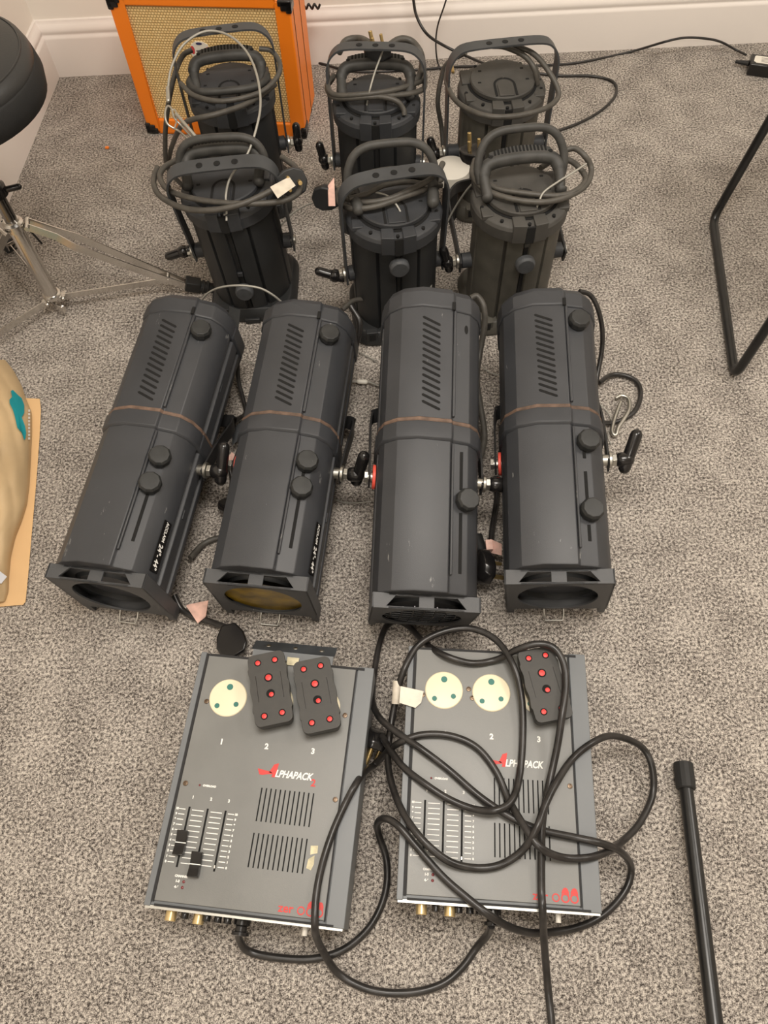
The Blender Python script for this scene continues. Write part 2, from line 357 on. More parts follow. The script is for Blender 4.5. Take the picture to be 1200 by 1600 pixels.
def long_spot(label, loc, yaw, roll=0.0, ys=1.0, pitch=0.0, knobs=((0.055, 0.234), (0.053, 0.181)), rear_knob=True, slot=(0.05, 0.23),
              gel=None, mesh_guard=False, sticker=False, clip=True, nslots=14, tee_bar=(0.25, 0.6, 0.55), tee_y=0.262, yoke_x=(-0.099, 0.099), red=True, yoke=True, ydir=1):
    rt = thing('profile_spotlight', label, 'stage light', loc, (pitch, roll, yaw), 'long zoom spotlights lying in a row')
    S = lambda y: y * ys
    # lens barrel (front half)
    MB().loft([sec(-0.001, 0.0245), sec(0, 0.028), sec(0, S(0.296))]).build('lens_barrel', PAINT, rt, bevel=0.0012, smooth=25)
    MB().loft([sec(0.0005, S(0.288), True), sec(0.0045, S(0.292), True), sec(0.0045, S(0.318), True), sec(0.003, S(0.322), True)]).build('collar', PAINT2, rt, bevel=0.0012, smooth=25)
    MB().loft([sec(0.002, S(0.322), True), sec(0.0028, S(0.3235), True), sec(0.0028, S(0.3275), True), sec(0.002, S(0.329), True)]).build('joint_gasket', RUST, rt, smooth=25)
    MB().loft([sec(0.001, S(0.329)), sec(0.001, S(0.552))]).build('lamp_housing', PAINT, rt, bevel=0.0012, smooth=25)
    MB().loft([sec(0.0015, S(0.546), True), sec(0.004, S(0.549), True), sec(0.004, S(0.578), True), sec(-0.004, S(0.592), True), sec(-0.022, S(0.600), True)]).build('rear_cap', PAINT2, rt, bevel=0.0015, smooth=25)
    # latch notch where the cap meets the lid ridge
    MB().box((0.0315, S(0.552), 0.1915), (0.006, 0.016, 0.003)).build('latch_notch', MATTE, rt, bevel=0.0005)
    MB().box((0.0345, S(0.440), 0.1855), (0.005, S(0.21), 0.006)).box((0.0345, S(0.17), 0.185), (0.004, S(0.23), 0.005)).build_each('lid_ridge', PAINT, rt, bevel=0.0015)
    # cooling vents: slanted slots down the lid
    b = MB()
    zt = lambda x: 0.191 + 0.0010 - (x + 0.024) * 0.0741
    for i in range(nslots):
        y = S(0.525 - 0.0128 * i); x0 = -0.0215 + 0.0002 * i; hw = 0.0023; dx, dy = 0.0285, -0.0125 * ys
        th = math.atan2(dy, dx); L = math.hypot(dx, dy)
        top = [(x0 + cos(th) * s * L - sin(th) * q * hw, y + sin(th) * s * L + cos(th) * q * hw) for s, q in ((0, -1), (1, -1), (1.07, 0), (1, 1), (0, 1), (-0.07, 0))]
        b.loft([[(x, yy, zt(x) - 0.004) for x, yy in top], [(x, yy, zt(x) + 0.0006) for x, yy in top]])
    b.build('vent_slots', MATTE, rt, smooth=10)
    # knob track and knobs on the sloping right-hand channel
    a = math.atan2(-0.008, 0.029)
    kz = lambda x: 0.181 - (x - 0.033) * 0.276
    b = MB()
    for s0, s1 in (slot if isinstance(slot[0], tuple) else (slot,)):
        b.box((0.050, S((s0 + s1) / 2), kz(0.050)), (0.006, S(s1 - s0), 0.0016), None)
    b.build_each('knob_track', MATTE, rt, bevel=0.0006)
    for kx, ky in knobs:
        knob(rt, None, M=Matrix.Translation((kx - 0.003, S(ky), kz(kx) - 0.001)) @ Matrix.Rotation(-a * 1.0, 4, 'Y'))
    if rear_knob:
        knob(rt, None, M=Matrix.Translation((0.053, S(0.512), kz(0.053) - 0.001)) @ Matrix.Rotation(-a, 4, 'Y'), name='lamp_adjust_knob')
    else:
        MB().loft([[(0.056 + 0.0035 * cos(t), S(0.515) + 0.009 * sin(t), kz(0.056) + zz + 0.0003 - 0.0035 * cos(t) * 0.276) for t in [2 * pi * i / 14 for i in range(14)]] for zz in (-0.004, 0.0008)]).build('keyhole', MATTE, rt)
    # small clips on the side rails
    MB().box((0.0875, S(0.165), 0.102), (0.004, 0.018, 0.006)).box((0.0875, S(0.44), 0.102), (0.004, 0.018, 0.006)).build_each('side_clip', PAINT2, rt, bevel=0.001)
    # square colour-frame holder at the front
    w2 = 0.0865; zt_ = 0.165; zb = 0.002
    hb = MB()
    def plate_with_hole(y0, y1, rad, cz):
        n = 32; outer = []
        for i in range(n):
            t = 2 * pi * i / n + pi / n; c, s_ = cos(t), sin(t); k = min(w2 / max(abs(c), 1e-6), ((zt_ - cz) if s_ > 0 else (cz - zb - 0.022)) / max(abs(s_), 1e-6))
            outer.append((c * k, s_ * k + cz))
        inner = [(rad * cos(2 * pi * i / n + pi / n), rad * sin(2 * pi * i / n + pi / n) + cz) for i in range(n)]
        vs = [(x, y0, z) for x, z in outer] + [(x, y0, z) for x, z in inner] + [(x, y1, z) for x, z in outer] + [(x, y1, z) for x, z in inner]
        fs = []
        for i in range(n):
            j = (i + 1) % n
            fs += [(i, j, n + j, n + i), (2 * n + i, 3 * n + i, 3 * n + j, 2 * n + j), (n + i, n + j, 3 * n + j, 3 * n + i), (i, 2 * n + i, 2 * n + j, j)]
        hb.add(vs, fs)
    plate_with_hole(0.0, 0.003, 0.066, 0.092)
    plate_with_hole(0.021, 0.0245, 0.068, 0.092)
    hb.box((0, 0.012, 0.0225), (0.166, 0.022, 0.003))
    # top flange: rim strips leaving two trapezoid windows
    def topbar(poly): hb.loft([[(x, y, zt_ - 0.004) for x, y in poly], [(x, y, zt_) for x, y in poly]])
    topbar([(-w2, 0), (-w2, 0.0245), (-0.046, 0.0245), (-0.064, 0.003), (-0.064, 0)])
    topbar([(w2, 0), (w2, 0.0245), (0.046, 0.0245), (0.064, 0.003), (0.064, 0)])
    topbar([(-0.064, 0), (-0.064, 0.0035), (0.064, 0.0035), (0.064, 0)])
    topbar([(-0.047, 0.0205), (-0.047, 0.0245), (0.047, 0.0245), (0.047, 0.0205)])
    topbar([(-0.012, 0.003), (-0.012, 0.021), (0.012, 0.021), (0.012, 0.003)])
    for sx in (-1, 1):
        hb.box((sx * (w2 - 0.0015), 0.01225, (zt_ + 0.020) / 2), (0.003, 0.0245, zt_ - 0.020))
        hb.box((sx * (w2 - 0.008), 0.01225, 0.012), (0.012, 0.0245, 0.024))
    hb.build('colour_frame_holder', FRAMEP, rt, bevel=0.0012, smooth=25)
    MB().lathe([(0.070, -0.030), (0.068, -0.022), (0.062, -0.016), (0.058, -0.040)], 36, Matrix.Translation((0, 0, 0.092)) @ Matrix.Rotation(R(90), 4, 'X'), caps=False).build('lens_tube', BODYB, rt)
    if gel:
        MB().lathe([(0.0685, -0.007), (0.050, -0.0075), (0.02, -0.006), (0.001, -0.008)], 36, Matrix.Translation((0, 0, 0.092)) @ Matrix.Rotation(R(90), 4, 'X')).build('colour_gel', LENSG, rt, label='crinkled amber colour gel')
    else:
        MB().lathe([(0.062, -0.040), (0.045, -0.034), (0.02, -0.031), (0.001, -0.030)], 36, Matrix.Translation((0, 0, 0.092)) @ Matrix.Rotation(R(90), 4, 'X'), caps=False).build('lens', LENSD, rt)
    if mesh_guard:
        g = MB()
        for k in range(-4, 5):
            x = k * 0.018; h = math.sqrt(max(0, 0.068 ** 2 - x * x))
            g.tube([(x, 0.006, 0.092 - h), (x + 0.002, 0.004, 0.092), (x, 0.006, 0.092 + h)], 0.0011, 6, 3)
            g.tube([(-h, 0.006, 0.092 + x), (0, 0.005, 0.091 + x), (h, 0.006, 0.092 + x)], 0.0011, 6, 3)
        g.build('wire_guard', TUBEB, rt, smooth=80)
    if clip:
        g = MB(); g.tube([(-0.020, 0.012, 0.016), (-0.020, -0.006, 0.008), (-0.018, -0.016, 0.005), (0.012, -0.016, 0.005), (0.014, -0.006, 0.008), (0.014, 0.012, 0.016)], 0.0015, 8, 0)
        g.build('wire_clip', STEEL, rt, smooth=60)
    if sticker:
        # narrow black sticker on the right-hand shoulder, text running towards the lens
        p0, p1 = Vector((0.0795, 0, 0.1535)), Vector((0.0865, 0, 0.131)); dv = (p1 - p0); Wd = dv.length; dv.normalize(); nv = Vector((dv.z, 0, -dv.x)) * -1
        if nv.x < 0: nv = -nv
        c = (p0 + p1) / 2 + nv * 0.0012 + Vector((0, 0.083, 0))
        M = Matrix.Translation(c) @ Matrix(((0, dv.x, nv.x), (-1, dv.y, nv.y), (0, dv.z, nv.z))).to_4x4()
        st = MB(M).box((0, 0, 0), (0.092, Wd * 0.8, 0.0006)).build('sticker', BLACK, rt)
        text('lettering', 'ACCLAIM', WHITEI, st, None, 0.0085, M=M @ Matrix.Translation((-0.026, 0.0, 0.0006)), bold=0.0002)
        text('lettering', '24\u00b0- 44\u00b0', WHITEI, st, None, 0.0135, M=M @ Matrix.Translation((0.020, -0.001, 0.0006)), bold=0.0003)
    # yoke: flat steel strap pivoting on both sides and passing under the barrel
    yz = 0.096; py = S(tee_y)
    if yoke:
        x0, x1 = yoke_x
        yb = py + 0.155 * ydir
        pts = [(x1, py - 0.012, yz), (x1 + 0.001, py + 0.06 * ydir, 0.070), (x1 + 0.001, yb - 0.02 * ydir, 0.03), (x1 - 0.010, yb, 0.018), (x1 - 0.035, yb + 0.004, 0.012), (x0 + 0.035, yb + 0.004, 0.012), (x0 + 0.010, yb, 0.018), (x0 - 0.001, yb - 0.02 * ydir, 0.03), (x0 - 0.001, py + 0.06 * ydir, 0.070), (x0, py - 0.012, yz)]
        b = MB(); pp = catmull([Vector(p) for p in pts], 5)
        rings = []
        for i, p in enumerate(pp):
            t = (pp[min(i + 1, len(pp) - 1)] - pp[max(i - 1, 0)]).normalized()
            nx = Vector((1, 0, 0)); sd = Vector((0, 0.55, 0.83)) if abs(t.x) < 0.5 else Vector((0, 0.83, 0.1))
            sd = (sd - t * sd.dot(t)).normalized(); th = t.cross(sd)
            rings.append([p + sd * (c * 0.013) + th * (e * 0.0018) for c, e in ((-1, -1), (1, -1), (1, 1), (-1, 1))])
        b.loft(rings); b.build('yoke', YOKEB, rt, smooth=40)
    MB().cyl((0.084, py, yz), (0.103, py, yz), 0.010).build('pivot_bolt', STEEL, rt, bevel=0.0004)
    b = MB().cyl((-0.084, py, yz), (-0.104, py, yz), 0.008); b.cyl((-0.102, py, yz), (-0.108, py, yz), 0.011, 6)
    b.build('pivot_bolt', STEEL, rt, bevel=0.0004)
    if red: MB().cyl((-0.0885, py, yz), (-0.094, py, yz), 0.0215, 28).build('friction_disc', REDW, rt, bevel=0.001)
    tee(rt, (0.100, py, yz), (1, 0, 0), tee_bar, hub=0.044, L1=0.056, r=0.0108)
    return rt

L1 = long_spot('long dark grey spotlight, leftmost of the lying row, beside the tan paper bag', (-0.4637, 0.5363, 0.0054), R(-11.6), pitch=R(3.5), roll=R(-3.8), sticker=True, tee_bar=(0.1, 0.75, 0.65), slot=(0.075, 0.18), ys=0.985, red=False)
L2 = long_spot('long grey spotlight with a crinkled amber gel in its square front frame', (-0.2095, 0.5206, 0.0016), R(-8.95), pitch=R(4.4), sticker=True, gel=True, ys=0.960, slot=(0.07, 0.235), tee_bar=(0.25, 0.35, 0.9), red=True, roll=R(-1.1))
L3 = long_spot('scuffed long grey spotlight with a wire guard over its lens and a single side knob', (0.0467, 0.4861, 0.0076), R(-4.24), pitch=R(11.2), roll=R(5.3), mesh_guard=True, clip=False, ys=0.972, rear_knob=False, knobs=((0.060, 0.186),), slot=((0.06, 0.165), (0.205, 0.275)), tee_bar=(0.95, 0.0, 0.3), tee_y=0.250)
L4 = long_spot('long grey spotlight at the right end of the lying row, handle pointing at open carpet', (0.2960, 0.4996, 0.0109), R(-5.9), pitch=R(6.1), ys=0.958, roll=R(-7.6), knobs=((0.058, 0.256), (0.056, 0.124)), slot=((0.07, 0.10), (0.145, 0.2), (0.225, 0.24)), tee_bar=(0.35, 0.85, 0.5), tee_y=0.262)
# earth of small extras: hinged flap at the back of the left lamp
MB().loft([[P(358, 478, 0.15), P(376, 484, 0.15), P(372, 520, 0.15), P(356, 528, 0.15)], [P(358, 478, 0.144), P(376, 484, 0.144), P(372, 520, 0.144), P(356, 528, 0.144)]]).build('lamp_tray_flap', BODYB, L1, world=True, bevel=0.001)

# cords of the lying spotlights
cord(L1, px((366, 510, .10), (371, 545, .05), (372, 590, .03), (380, 625, .02), (384, 645, .015), (372, 655, .02), (355, 668, .03), (347, 690, .03), (350, 712, .02)), 0.0048, CABLE)
c1 = cord(L1, px((297, 872, .02), (318, 850, .008), (345, 840, .008), (372, 845, .008)), 0.0055, CORD)
cord(L1, px((272, 930, .02), (284, 952, .010), (304, 964, .010), (330, 972, .012), (352, 980, .02)), 0.0058, CABLE)
plug15(L1, P(361, 1002, .030), Matrix.Rotation(R(192), 4, 'Z'), pins=False)
MB().loft([[P(292, 945, .020), P(326, 938, .045), P(322, 962, .018), P(310, 972, .018)], [P(291, 947, .019), P(325, 940, .044), P(321, 964, .017), P(309, 974, .017)]]).build('cord_tag', PINK, L1, world=True, label='pink folded paper tag')
cord(L2, px((548, 478, .12), (562, 505, .10), (556, 540, .06), (545, 560, .03)), 0.0065, CABLE)
cord(L2, px((535, 484, .10), (552, 470, .10), (572, 469, .09), (592, 478, .08), (606, 486, .07)), 0.0052, CORD)
cord(L2, px((604, 492, .06), (602, 476, .07), (608, 462, .085), (618, 452, .10)), 0.0088, RUBBER, name='cord_grip')
cord(L2, px((344, 700, .04), (356, 722, .03), (362, 748, .02), (360, 770, .02)), 0.0045, CABLE)
plug15(L2, P(360, 785, .026), Matrix.Rotation(R(160), 4, 'Z') @ Matrix.Rotation(R(40), 4, 'X'), pins=False, s=0.85)
MB().loft([[P(362, 706, .04), P(369, 712, .04), P(358, 728, .035), P(352, 722, .035)], [P(362, 706, .038), P(369, 712, .038), P(358, 728, .033), P(352, 722, .033)]]).build('cord_tag', PINK, L2, world=True, label='pink paper tag')
MB().loft([[P(364, 668, .03), P(376, 660, .03), P(370, 690, .03), P(362, 697, .03)], [P(364, 668, .028), P(376, 660, .028), P(370, 690, .028), P(362, 697, .028)]]).build('cord_label', YOKE, L2, world=True)
cord(L3, px((735, 466, .17), (746, 463, .17), (756, 480, .16), (757, 510, .13), (750, 550, .09), (745, 590, .07), (750, 630, .06), (757, 680, .05), (750, 715, .05), (738, 735, .06)), 0.0060, CORD)
cord(L3, px((775, 745, .03), (776, 780, .02), (770, 820, .025), (767, 845, .03)), 0.0055, CABLE)
plug15(L3, P(764, 890, .045), Matrix.Rotation(R(180), 4, 'Z') @ Matrix.Rotation(R(-115), 4, 'Y'), pins=True)
MB().box((0, 0, 0), (0.012, 0.020, 0.012), Matrix.Translation(P(764, 853, .035))).loft([[P(766, 842, .04), P(784, 850, .05), P(784, 868, .04), P(768, 864, .03)], [P(766, 842, .039), P(784, 850, .049), P(784, 868, .039), P(768, 864, .029)]]).build('cord_tag', PINK, L3, world=True, label='pink paper tag')
cord(L3, px((744, 838, .03), (748, 852, .03), (752, 866, .03)), 0.012, RUBBER, name='plug_cover')
cord(L4, px((905, 455, .17), (922, 461, .16), (934, 482, .14), (941, 515, .10), (940, 550, .06), (933, 588, .03), (928, 615, .02)), 0.0050, CABLE)
cord(L4, px((936, 598, .02), (955, 586, .010), (978, 587, .008), (996, 598, .008), (1001, 618, .008), (992, 642, .008), (972, 656, .008), (950, 661, .010), (930, 660, .03)), 0.0050, CABLE)

# ------------------------------------------------------------------ the short spotlights standing on their fronts
def short_spot(label, loc, yaw=0.0, lean=(0, 0), dusty=False, grip=True, bail=None, yoke_tilt=0.0, yoke_h=0.24, yoke_yaw=0.0, tee_side=-1, tee_bar=(0, -0.6, 0.6), knob_z=0.13, tiez=None, tee_both=False, yoke_m=None, capb=True, hw=0.112, grip_yaw=0.0, grip_dz=0.0):
    rt = thing('standing_spotlight', label, 'stage light', loc, (lean[0], lean[1], yaw), 'short spotlights standing on their fronts')
    bm_, cm_ = (DUSTB, CAPD) if dusty else (BODYB, CAPB)
    # extruded body: facets with deep joints, straight up
    n = 48; prof = []
    grooves = [-90 - 27, -90 + 27, -90 - 75, -90 + 75, 90 - 27, 90 + 27]
    for i in range(144):
        a = 360 * i / 144; r = 0.0885
        d = min(abs((a - g + 180) % 360 - 180) for g in grooves)
        if d < 1.4: r = 0.081
        dc = abs((a + 90 + 180) % 360 - 180)
        if dc < 4.0: r = 0.083
        prof.append((r * cos(R(a)), r * sin(R(a))))
    MB().loft([[(x, y, z) for x, y in prof] for z in (0.026, 0.262)]).build('body', bm_, rt, smooth=22)
    # centre track and knob facing the lens-side camera
    MB().box((0, -0.0845, (knob_z + 0.035) / 2), (0.007, 0.003, knob_z - 0.035)).build('knob_track', MATTE, rt)
    MB().box((0, -0.0845, (knob_z + 0.26) / 2), (0.008, 0.004, 0.25 - knob_z)).build('knob_track', MATTE, rt)
    MB().box((0, -0.088, knob_z + 0.043), (0.011, 0.006, 0.010)).build('track_stop', cm_, rt, bevel=0.001)
    knob(rt, None, M=Matrix.Translation((0, -0.085, knob_z)) @ Matrix.Rotation(R(90), 4, 'X'), r=0.0195, h=0.020, m=KNOBG, n=28)
    # front colour-frame holder on the carpet
    b = MB(); b.loft([[(x, y, z) for x, y in rrect(2 * (0.092 + k), 2 * (0.092 + k), 0.040, 4)] for k, z in ((-0.004, 0.034), (0.002, 0.026), (0.006, 0.012), (0.006, 0.004), (0.002, 0.0))])
    b.box((0, -0.099, 0.008), (0.034, 0.008, 0.012)); b.box((0.060, -0.088, 0.026), (0.026, 0.014, 0.03)); b.box((-0.060, -0.088, 0.026), (0.026, 0.014, 0.03))
    b.build('colour_frame_holder', bm_, rt, bevel=0.0015, smooth=28)
    MB().box((0.060, -0.0955, 0.028), (0.014, 0.002, 0.018)).box((-0.060, -0.0955, 0.028), (0.014, 0.002, 0.018)).build_each('holder_window', MATTE, rt)
    # rear cap: stepped ring with blocks and screws
    b = MB()
    b.lathe([(0.090, 0.250), (0.0955, 0.2515), (0.0965, 0.276), (0.093, 0.283), (0.082, 0.288), (0.074, 0.2885)], 40)
    for sx in (-1, 1):
        b.loft([[(x, y, z) for x, y in ((sx * 0.008, -0.098), (sx * 0.034, -0.094), (sx * 0.032, -0.066), (sx * 0.008, -0.068))] for z in (0.252, 0.2935)])
        b.box((sx * 0.074, 0.030, 0.285), (0.026, 0.05, 0.012)); b.box((sx * 0.074, -0.040, 0.284), (0.022, 0.026, 0.010))
    b.build('rear_cap', cm_, rt, bevel=0.0015, smooth=28)
    b = MB().box((0, -0.096, 0.270), (0.016, 0.004, 0.038)); b.lathe([(0.0755, 0.2886), (0.0755, 0.2893)], 36)
    for k in range(10):
        t = 2 * pi * k / 10 + 0.3; b.lathe([(0.0035, 0.2835), (0.0035, 0.2895)], 10, Matrix.Translation((0.0855 * cos(t), 0.0855 * sin(t), 0)))
    b.build('cap_gaps', MATTE, rt)
    # round service plate with arched opening
    b = MB(); b.lathe([(0.068, 0.289), (0.070, 0.291), (0.070, 0.298), (0.068, 0.3005), (0.02, 0.3015)], 48); b.build('service_plate', cm_, rt, smooth=28)
    b = MB()
    arc = [(0.024 * cos(t), -0.026 + 0.026 * sin(t)) for t in [pi * i / 12 for i in range(13)]]; arc2 = [(0.019 * cos(t), -0.026 + 0.020 * sin(t)) for t in [pi * i / 12 for i in range(13)]]
    vs = [(x, y, 0.3018) for x, y in arc] + [(x, y, 0.3018) for x, y in arc2]; b.add(vs, [(i, i + 1, 14 + i, 13 + i) for i in range(12)])
    b.box((0.0215, -0.045, 0.3008), (0.005, 0.038, 0.002)); b.box((-0.0215, -0.045, 0.3008), (0.005, 0.038, 0.002))
    for q in ((-0.052, -0.012), (0.052, -0.010), (0.046, 0.030), (-0.046, 0.030)): b.box((q[0], q[1], 0.3008), (0.007, 0.004, 0.0016))
    b.build_each('plate_opening', MATTE, rt)
    MB().box((0.0, 0.0, 0.3022), (0.004, 0.006, 0.0025)).loft([[(x, y, z) for x, y in [(0.0, -0.058), (0.0, -0.026)] + []] + [] for z in ()] if False else [[(x, y, z) for x, y in [(-0.016, -0.066), (0.016, -0.066), (0.016, -0.028), (0.010, -0.016), (0, -0.012), (-0.010, -0.016), (-0.016, -0.028)]] for z in (0.298, 0.3035)]).build('plate_tongue', cm_, rt, bevel=0.001)
    G = Matrix.Translation((0, 0, grip_dz)) @ Matrix.Rotation(grip_yaw, 4, 'Z')
    if grip:
        b = MB(G)
        pts = [(-0.070, -0.020, 0.306), (-0.073, 0.002, 0.318), (-0.072, 0.022, 0.329), (-0.056, 0.034, 0.338), (0, 0.038, 0.341), (0.056, 0.034, 0.338), (0.072, 0.022, 0.329), (0.073, 0.002, 0.318), (0.070, -0.020, 0.306)]
        b.tube([Vector(p) for p in pts], lambda t: 0.0122 if 0.2 < t < 0.8 else 0.0100, 14, 6)
        b.lathe([(0.0115, 0), (0.0115, 0.001), (0.010, 0.006), (0.004, 0.009)], 14, Matrix.Translation((-0.072, -0.020, 0.306)) @ Matrix.Rotation(R(110), 4, 'X'))
        b.lathe([(0.0115, 0), (0.0115, 0.001), (0.010, 0.006), (0.004, 0.009)], 14, Matrix.Translation((0.072, -0.020, 0.306)) @ Matrix.Rotation(R(110), 4, 'X'))
        g = b.build('carry_grip', GRIP, rt, smooth=60)
        cy_ = lambda x: 0.0445 - 2.2 * x * x; cz_ = lambda x: 0.3535 - 1.1 * x * x
        bar = MB(G); bar.loft([[(x, cy_(x) - 0.0085, cz_(x) - 0.012), (x, cy_(x) - 0.0085, cz_(x) - 0.003), (x, cy_(x) - 0.0070, cz_(x) - 0.0015), (x, cy_(x) + 0.0105, cz_(x) + 0.002), (x, cy_(x) + 0.0115, cz_(x) - 0.012)] for x in [-0.060 + 0.010 * q for q in range(13)]])
        bar.build('ribbed_bar', GRIP, g, bevel=0.001, smooth=40)
        rb = MB(G)
        for k in range(15):
            x = -0.049 + 0.007 * k; rb.box((x, cy_(x) + 0.0020, cz_(x) + 0.0002), (0.0038, 0.0150, 0.0014), None) if False else rb.loft([[(x + e, cy_(x) + q, cz_(x) + h) for e in (-0.0019, 0.0019)] + [(x + e, cy_(x) + q, cz_(x) + h - 0.002) for e in (0.0019, -0.0019)] for q, h in ((-0.0055, -0.0008), (0.0095, 0.0024))])
        for sx in (-1, 1): rb.lathe([(0.0048, -0.003), (0.0048, 0.0006)], 12, Matrix.Translation((sx * 0.0575, cy_(0.0575), cz_(0.0575))))
        rb.build('grip_slots', MATTE, g, smooth=20)
    if bail:
        ty, tz = bail      # where the middle of the hoop sits, relative to the grip ends
        p0 = Vector((-0.080, 0.012, 0.314)); p1 = Vector((0.080, 0.012, 0.314)); md = Vector((0, ty, tz))
        pts = [p0, p0 + md * 0.35 + Vector((-0.004, 0, 0)), p0 + md * 0.75 + Vector((0.008, 0, 0)), p0 + md * 0.96 + Vector((0.034, 0, 0)), (p0 + p1) / 2 + md, p1 + md * 0.96 + Vector((-0.034, 0, 0)), p1 + md * 0.75 + Vector((-0.008, 0, 0)), p1 + md * 0.35 + Vector((0.004, 0, 0)), p1]
        MB(G).tube(pts, 0.0078, 12, 6).build('hoop_handle', GRIP, rt, smooth=80)
    # yoke: U strap over the top
    pz = 0.135; th = yoke_tilt; ca, sa = cos(th), sin(th); hh = yoke_h
    def yp(x, h): return Vector((x, h * sa, pz + h * ca))
    pts = [yp(-hw, -0.018), yp(-hw, 0.05), yp(-hw - 0.001, hh - 0.07), yp(-hw + 0.001, hh - 0.035), yp(-hw + 0.014, hh - 0.012), yp(-hw + 0.040, hh), yp(0, hh + 0.002), yp(hw - 0.040, hh), yp(hw - 0.014, hh - 0.012), yp(hw - 0.001, hh - 0.035), yp(hw + 0.001, hh - 0.07), yp(hw, 0.05), yp(hw, -0.018)]
    Yw = Matrix.Translation((0, 0, 0)) @ Matrix.Rotation(yoke_yaw, 4, 'Z')
    yk = MB(Yw).tube(pts, 0, smooth=5, flat=(0.032, 0.0038), upv=(0, ca, -sa)).build('yoke', yoke_m or YOKE, rt, smooth=40)
    q = Matrix.Rotation(-th, 4, 'X')
    hb = MB(Yw)
    for x in (-0.034, 0, 0.034):
        T = Matrix.Translation(yp(x, hh + 0.0025)) @ q; hb.lathe([(0.0064, -0.003), (0.0064, 0.0022)], 16, T)
    hb.build_each('bolt_hole', MATTE, yk)
    for s_ in (-1, 1):
        b = MB(Yw).cyl((s_ * 0.086, 0, pz), (s_ * (hw + 0.006), 0, pz), 0.010, 18)
        b.build('pivot_bolt', STEEL if s_ != tee_side else CAPB, rt, bevel=0.0005)
        b = MB(Yw).cyl((s_ * 0.086, 0, pz), (s_ * (hw - 0.004), 0, pz), 0.016, 20); b.build('pivot_boss', CAPB, rt, bevel=0.001)
    if tee_both or tee_side:
        t = tee(rt, Yw @ Vector((tee_side * (hw + 0.002), 0, pz)), Yw.to_3x3() @ Vector((tee_side, 0, 0)), tee_bar, hub=0.036, L1=0.042)
    return rt

S2f = short_spot('black spotlight standing in the front row middle, strap yoke arched over its looped cord', (0.047, 1.247, 0), R(4), bail=(0.035, 0.075), yoke_tilt=R(-3), yoke_h=0.232, tee_bar=(-0.9, 0.25, 0.25), knob_z=0.220, grip=False, grip_yaw=0, hw=0.103, yoke_yaw=R(5))
S1f = short_spot('black spotlight standing in the front row left, pink-tagged cord coiled round its cap', (-0.270, 1.333, 0), R(-2), lean=(0, R(-2.5)), bail=(0.02, 0.055), yoke_tilt=R(-8), yoke_h=0.222, tee_bar=(-0.9, -0.1, -0.2), grip=True, knob_z=0.092, hw=0.108, yoke_yaw=R(4))
S3f = short_spot('dusty brown spotlight standing in the front row right, cord looped round its ribbed grip', (0.297, 1.262, 0), R(5), dusty=True, bail=(0.045, 0.075), yoke_tilt=R(78), yoke_h=0.19, tee_bar=(-0.25, 0.1, 0.9), knob_z=0.198, hw=0.112, yoke_m=YOKEB)
S1b = short_spot('black spotlight standing against the orange amplifier, wire safety loop over its yoke', (-0.293, 1.662, 0), R(4), grip_dz=-0.008, bail=(-0.075, 0.010), yoke_tilt=R(4), yoke_h=0.262, tee_side=1, tee_bar=(0, 0.25, 0.95), hw=0.106, yoke_yaw=R(4))
S2b = short_spot('black spotlight standing in the back row middle, brass plug pins poking up behind its grip', (0.027, 1.592, 0), R(-3), bail=None, yoke_tilt=R(5), yoke_h=0.250, tee_bar=(-0.2, 0.2, 0.95), yoke_yaw=R(-4), hw=0.103)
S3b = short_spot('spotlight standing in the back row right, bare round cap and no grip', (0.303, 1.622, 0), R(2), dusty=True, bail=None, grip=False, yoke_tilt=R(3), yoke_h=0.232, tee_bar=(-0.3, 0.1, 0.95), yoke_yaw=R(3), hw=0.118)
# grip ends seen under the front middle lamp's coil
g = MB(wm(S2f)); g.rod((-0.068, -0.038, 0.306), (-0.074, 0.004, 0.318), 0.0115); g.rod((0.072, -0.038, 0.306), (0.078, 0.004, 0.318), 0.0115); g.tube([(-0.074, 0.0, 0.316), (-0.07, 0.03, 0.325), (0, 0.042, 0.33), (0.07, 0.03, 0.325), (0.078, 0.0, 0.316)], 0.0115, 12, 5)
g.build('carry_grip', GRIP, S2f, smooth=60, world=True)

# cords of the standing spotlights
cord(S1f, px((440, 245, .30), (462, 262, .30), (470, 285, .30), (462, 305, .305), (430, 316, .31), (370, 318, .315), (310, 312, .31), (265, 298, .30), (250, 278, .29), (256, 262, .29), (275, 250, .28)), 0.0056)
cord(S1f, px((246, 262, .28), (240, 285, .285), (252, 308, .29), (290, 326, .30), (335, 328, .31), (380, 318, .318), (420, 300, .322), (446, 288, .32)), 0.0058)
plug15(S1f, P(458, 285, .31), Matrix.Rotation(R(-80), 4, 'Z') @ Matrix.Rotation(R(60), 4, 'Y'), m=BODYB)
MB().loft([[P(422, 292, .330), P(452, 276, .330), P(462, 290, .330), P(434, 310, .330)], [P(422, 292, .327), P(452, 276, .327), P(462, 290, .327), P(434, 310, .327)]]).build('cord_tag', PALETAG, S1f, world=True, label='pale pink plastic tag')
cord(S2f, px((692, 255, .33), (680, 275, .33), (650, 292, .325), (610, 310, .32), (570, 316, .315), (536, 308, .31), (530, 296, .31)), 0.0056)
cord(S2f, px((690, 280, .31), (668, 294, .315), (630, 308, .318), (590, 322, .315), (555, 326, .31), (532, 318, .30), (528, 300, .295)), 0.0056)
cord(S2f, px((545, 310, .322), (575, 302, .322), (600, 290, .322), (640, 284, .322), (670, 290, .32), (690, 290, .31)), 0.0050)
plug15(S2f, P(507, 312, .20), Matrix.Rotation(R(80), 4, 'Z') @ Matrix.Rotation(R(-80), 4, 'Y'), m=BODYB, pins=False, s=1.0)
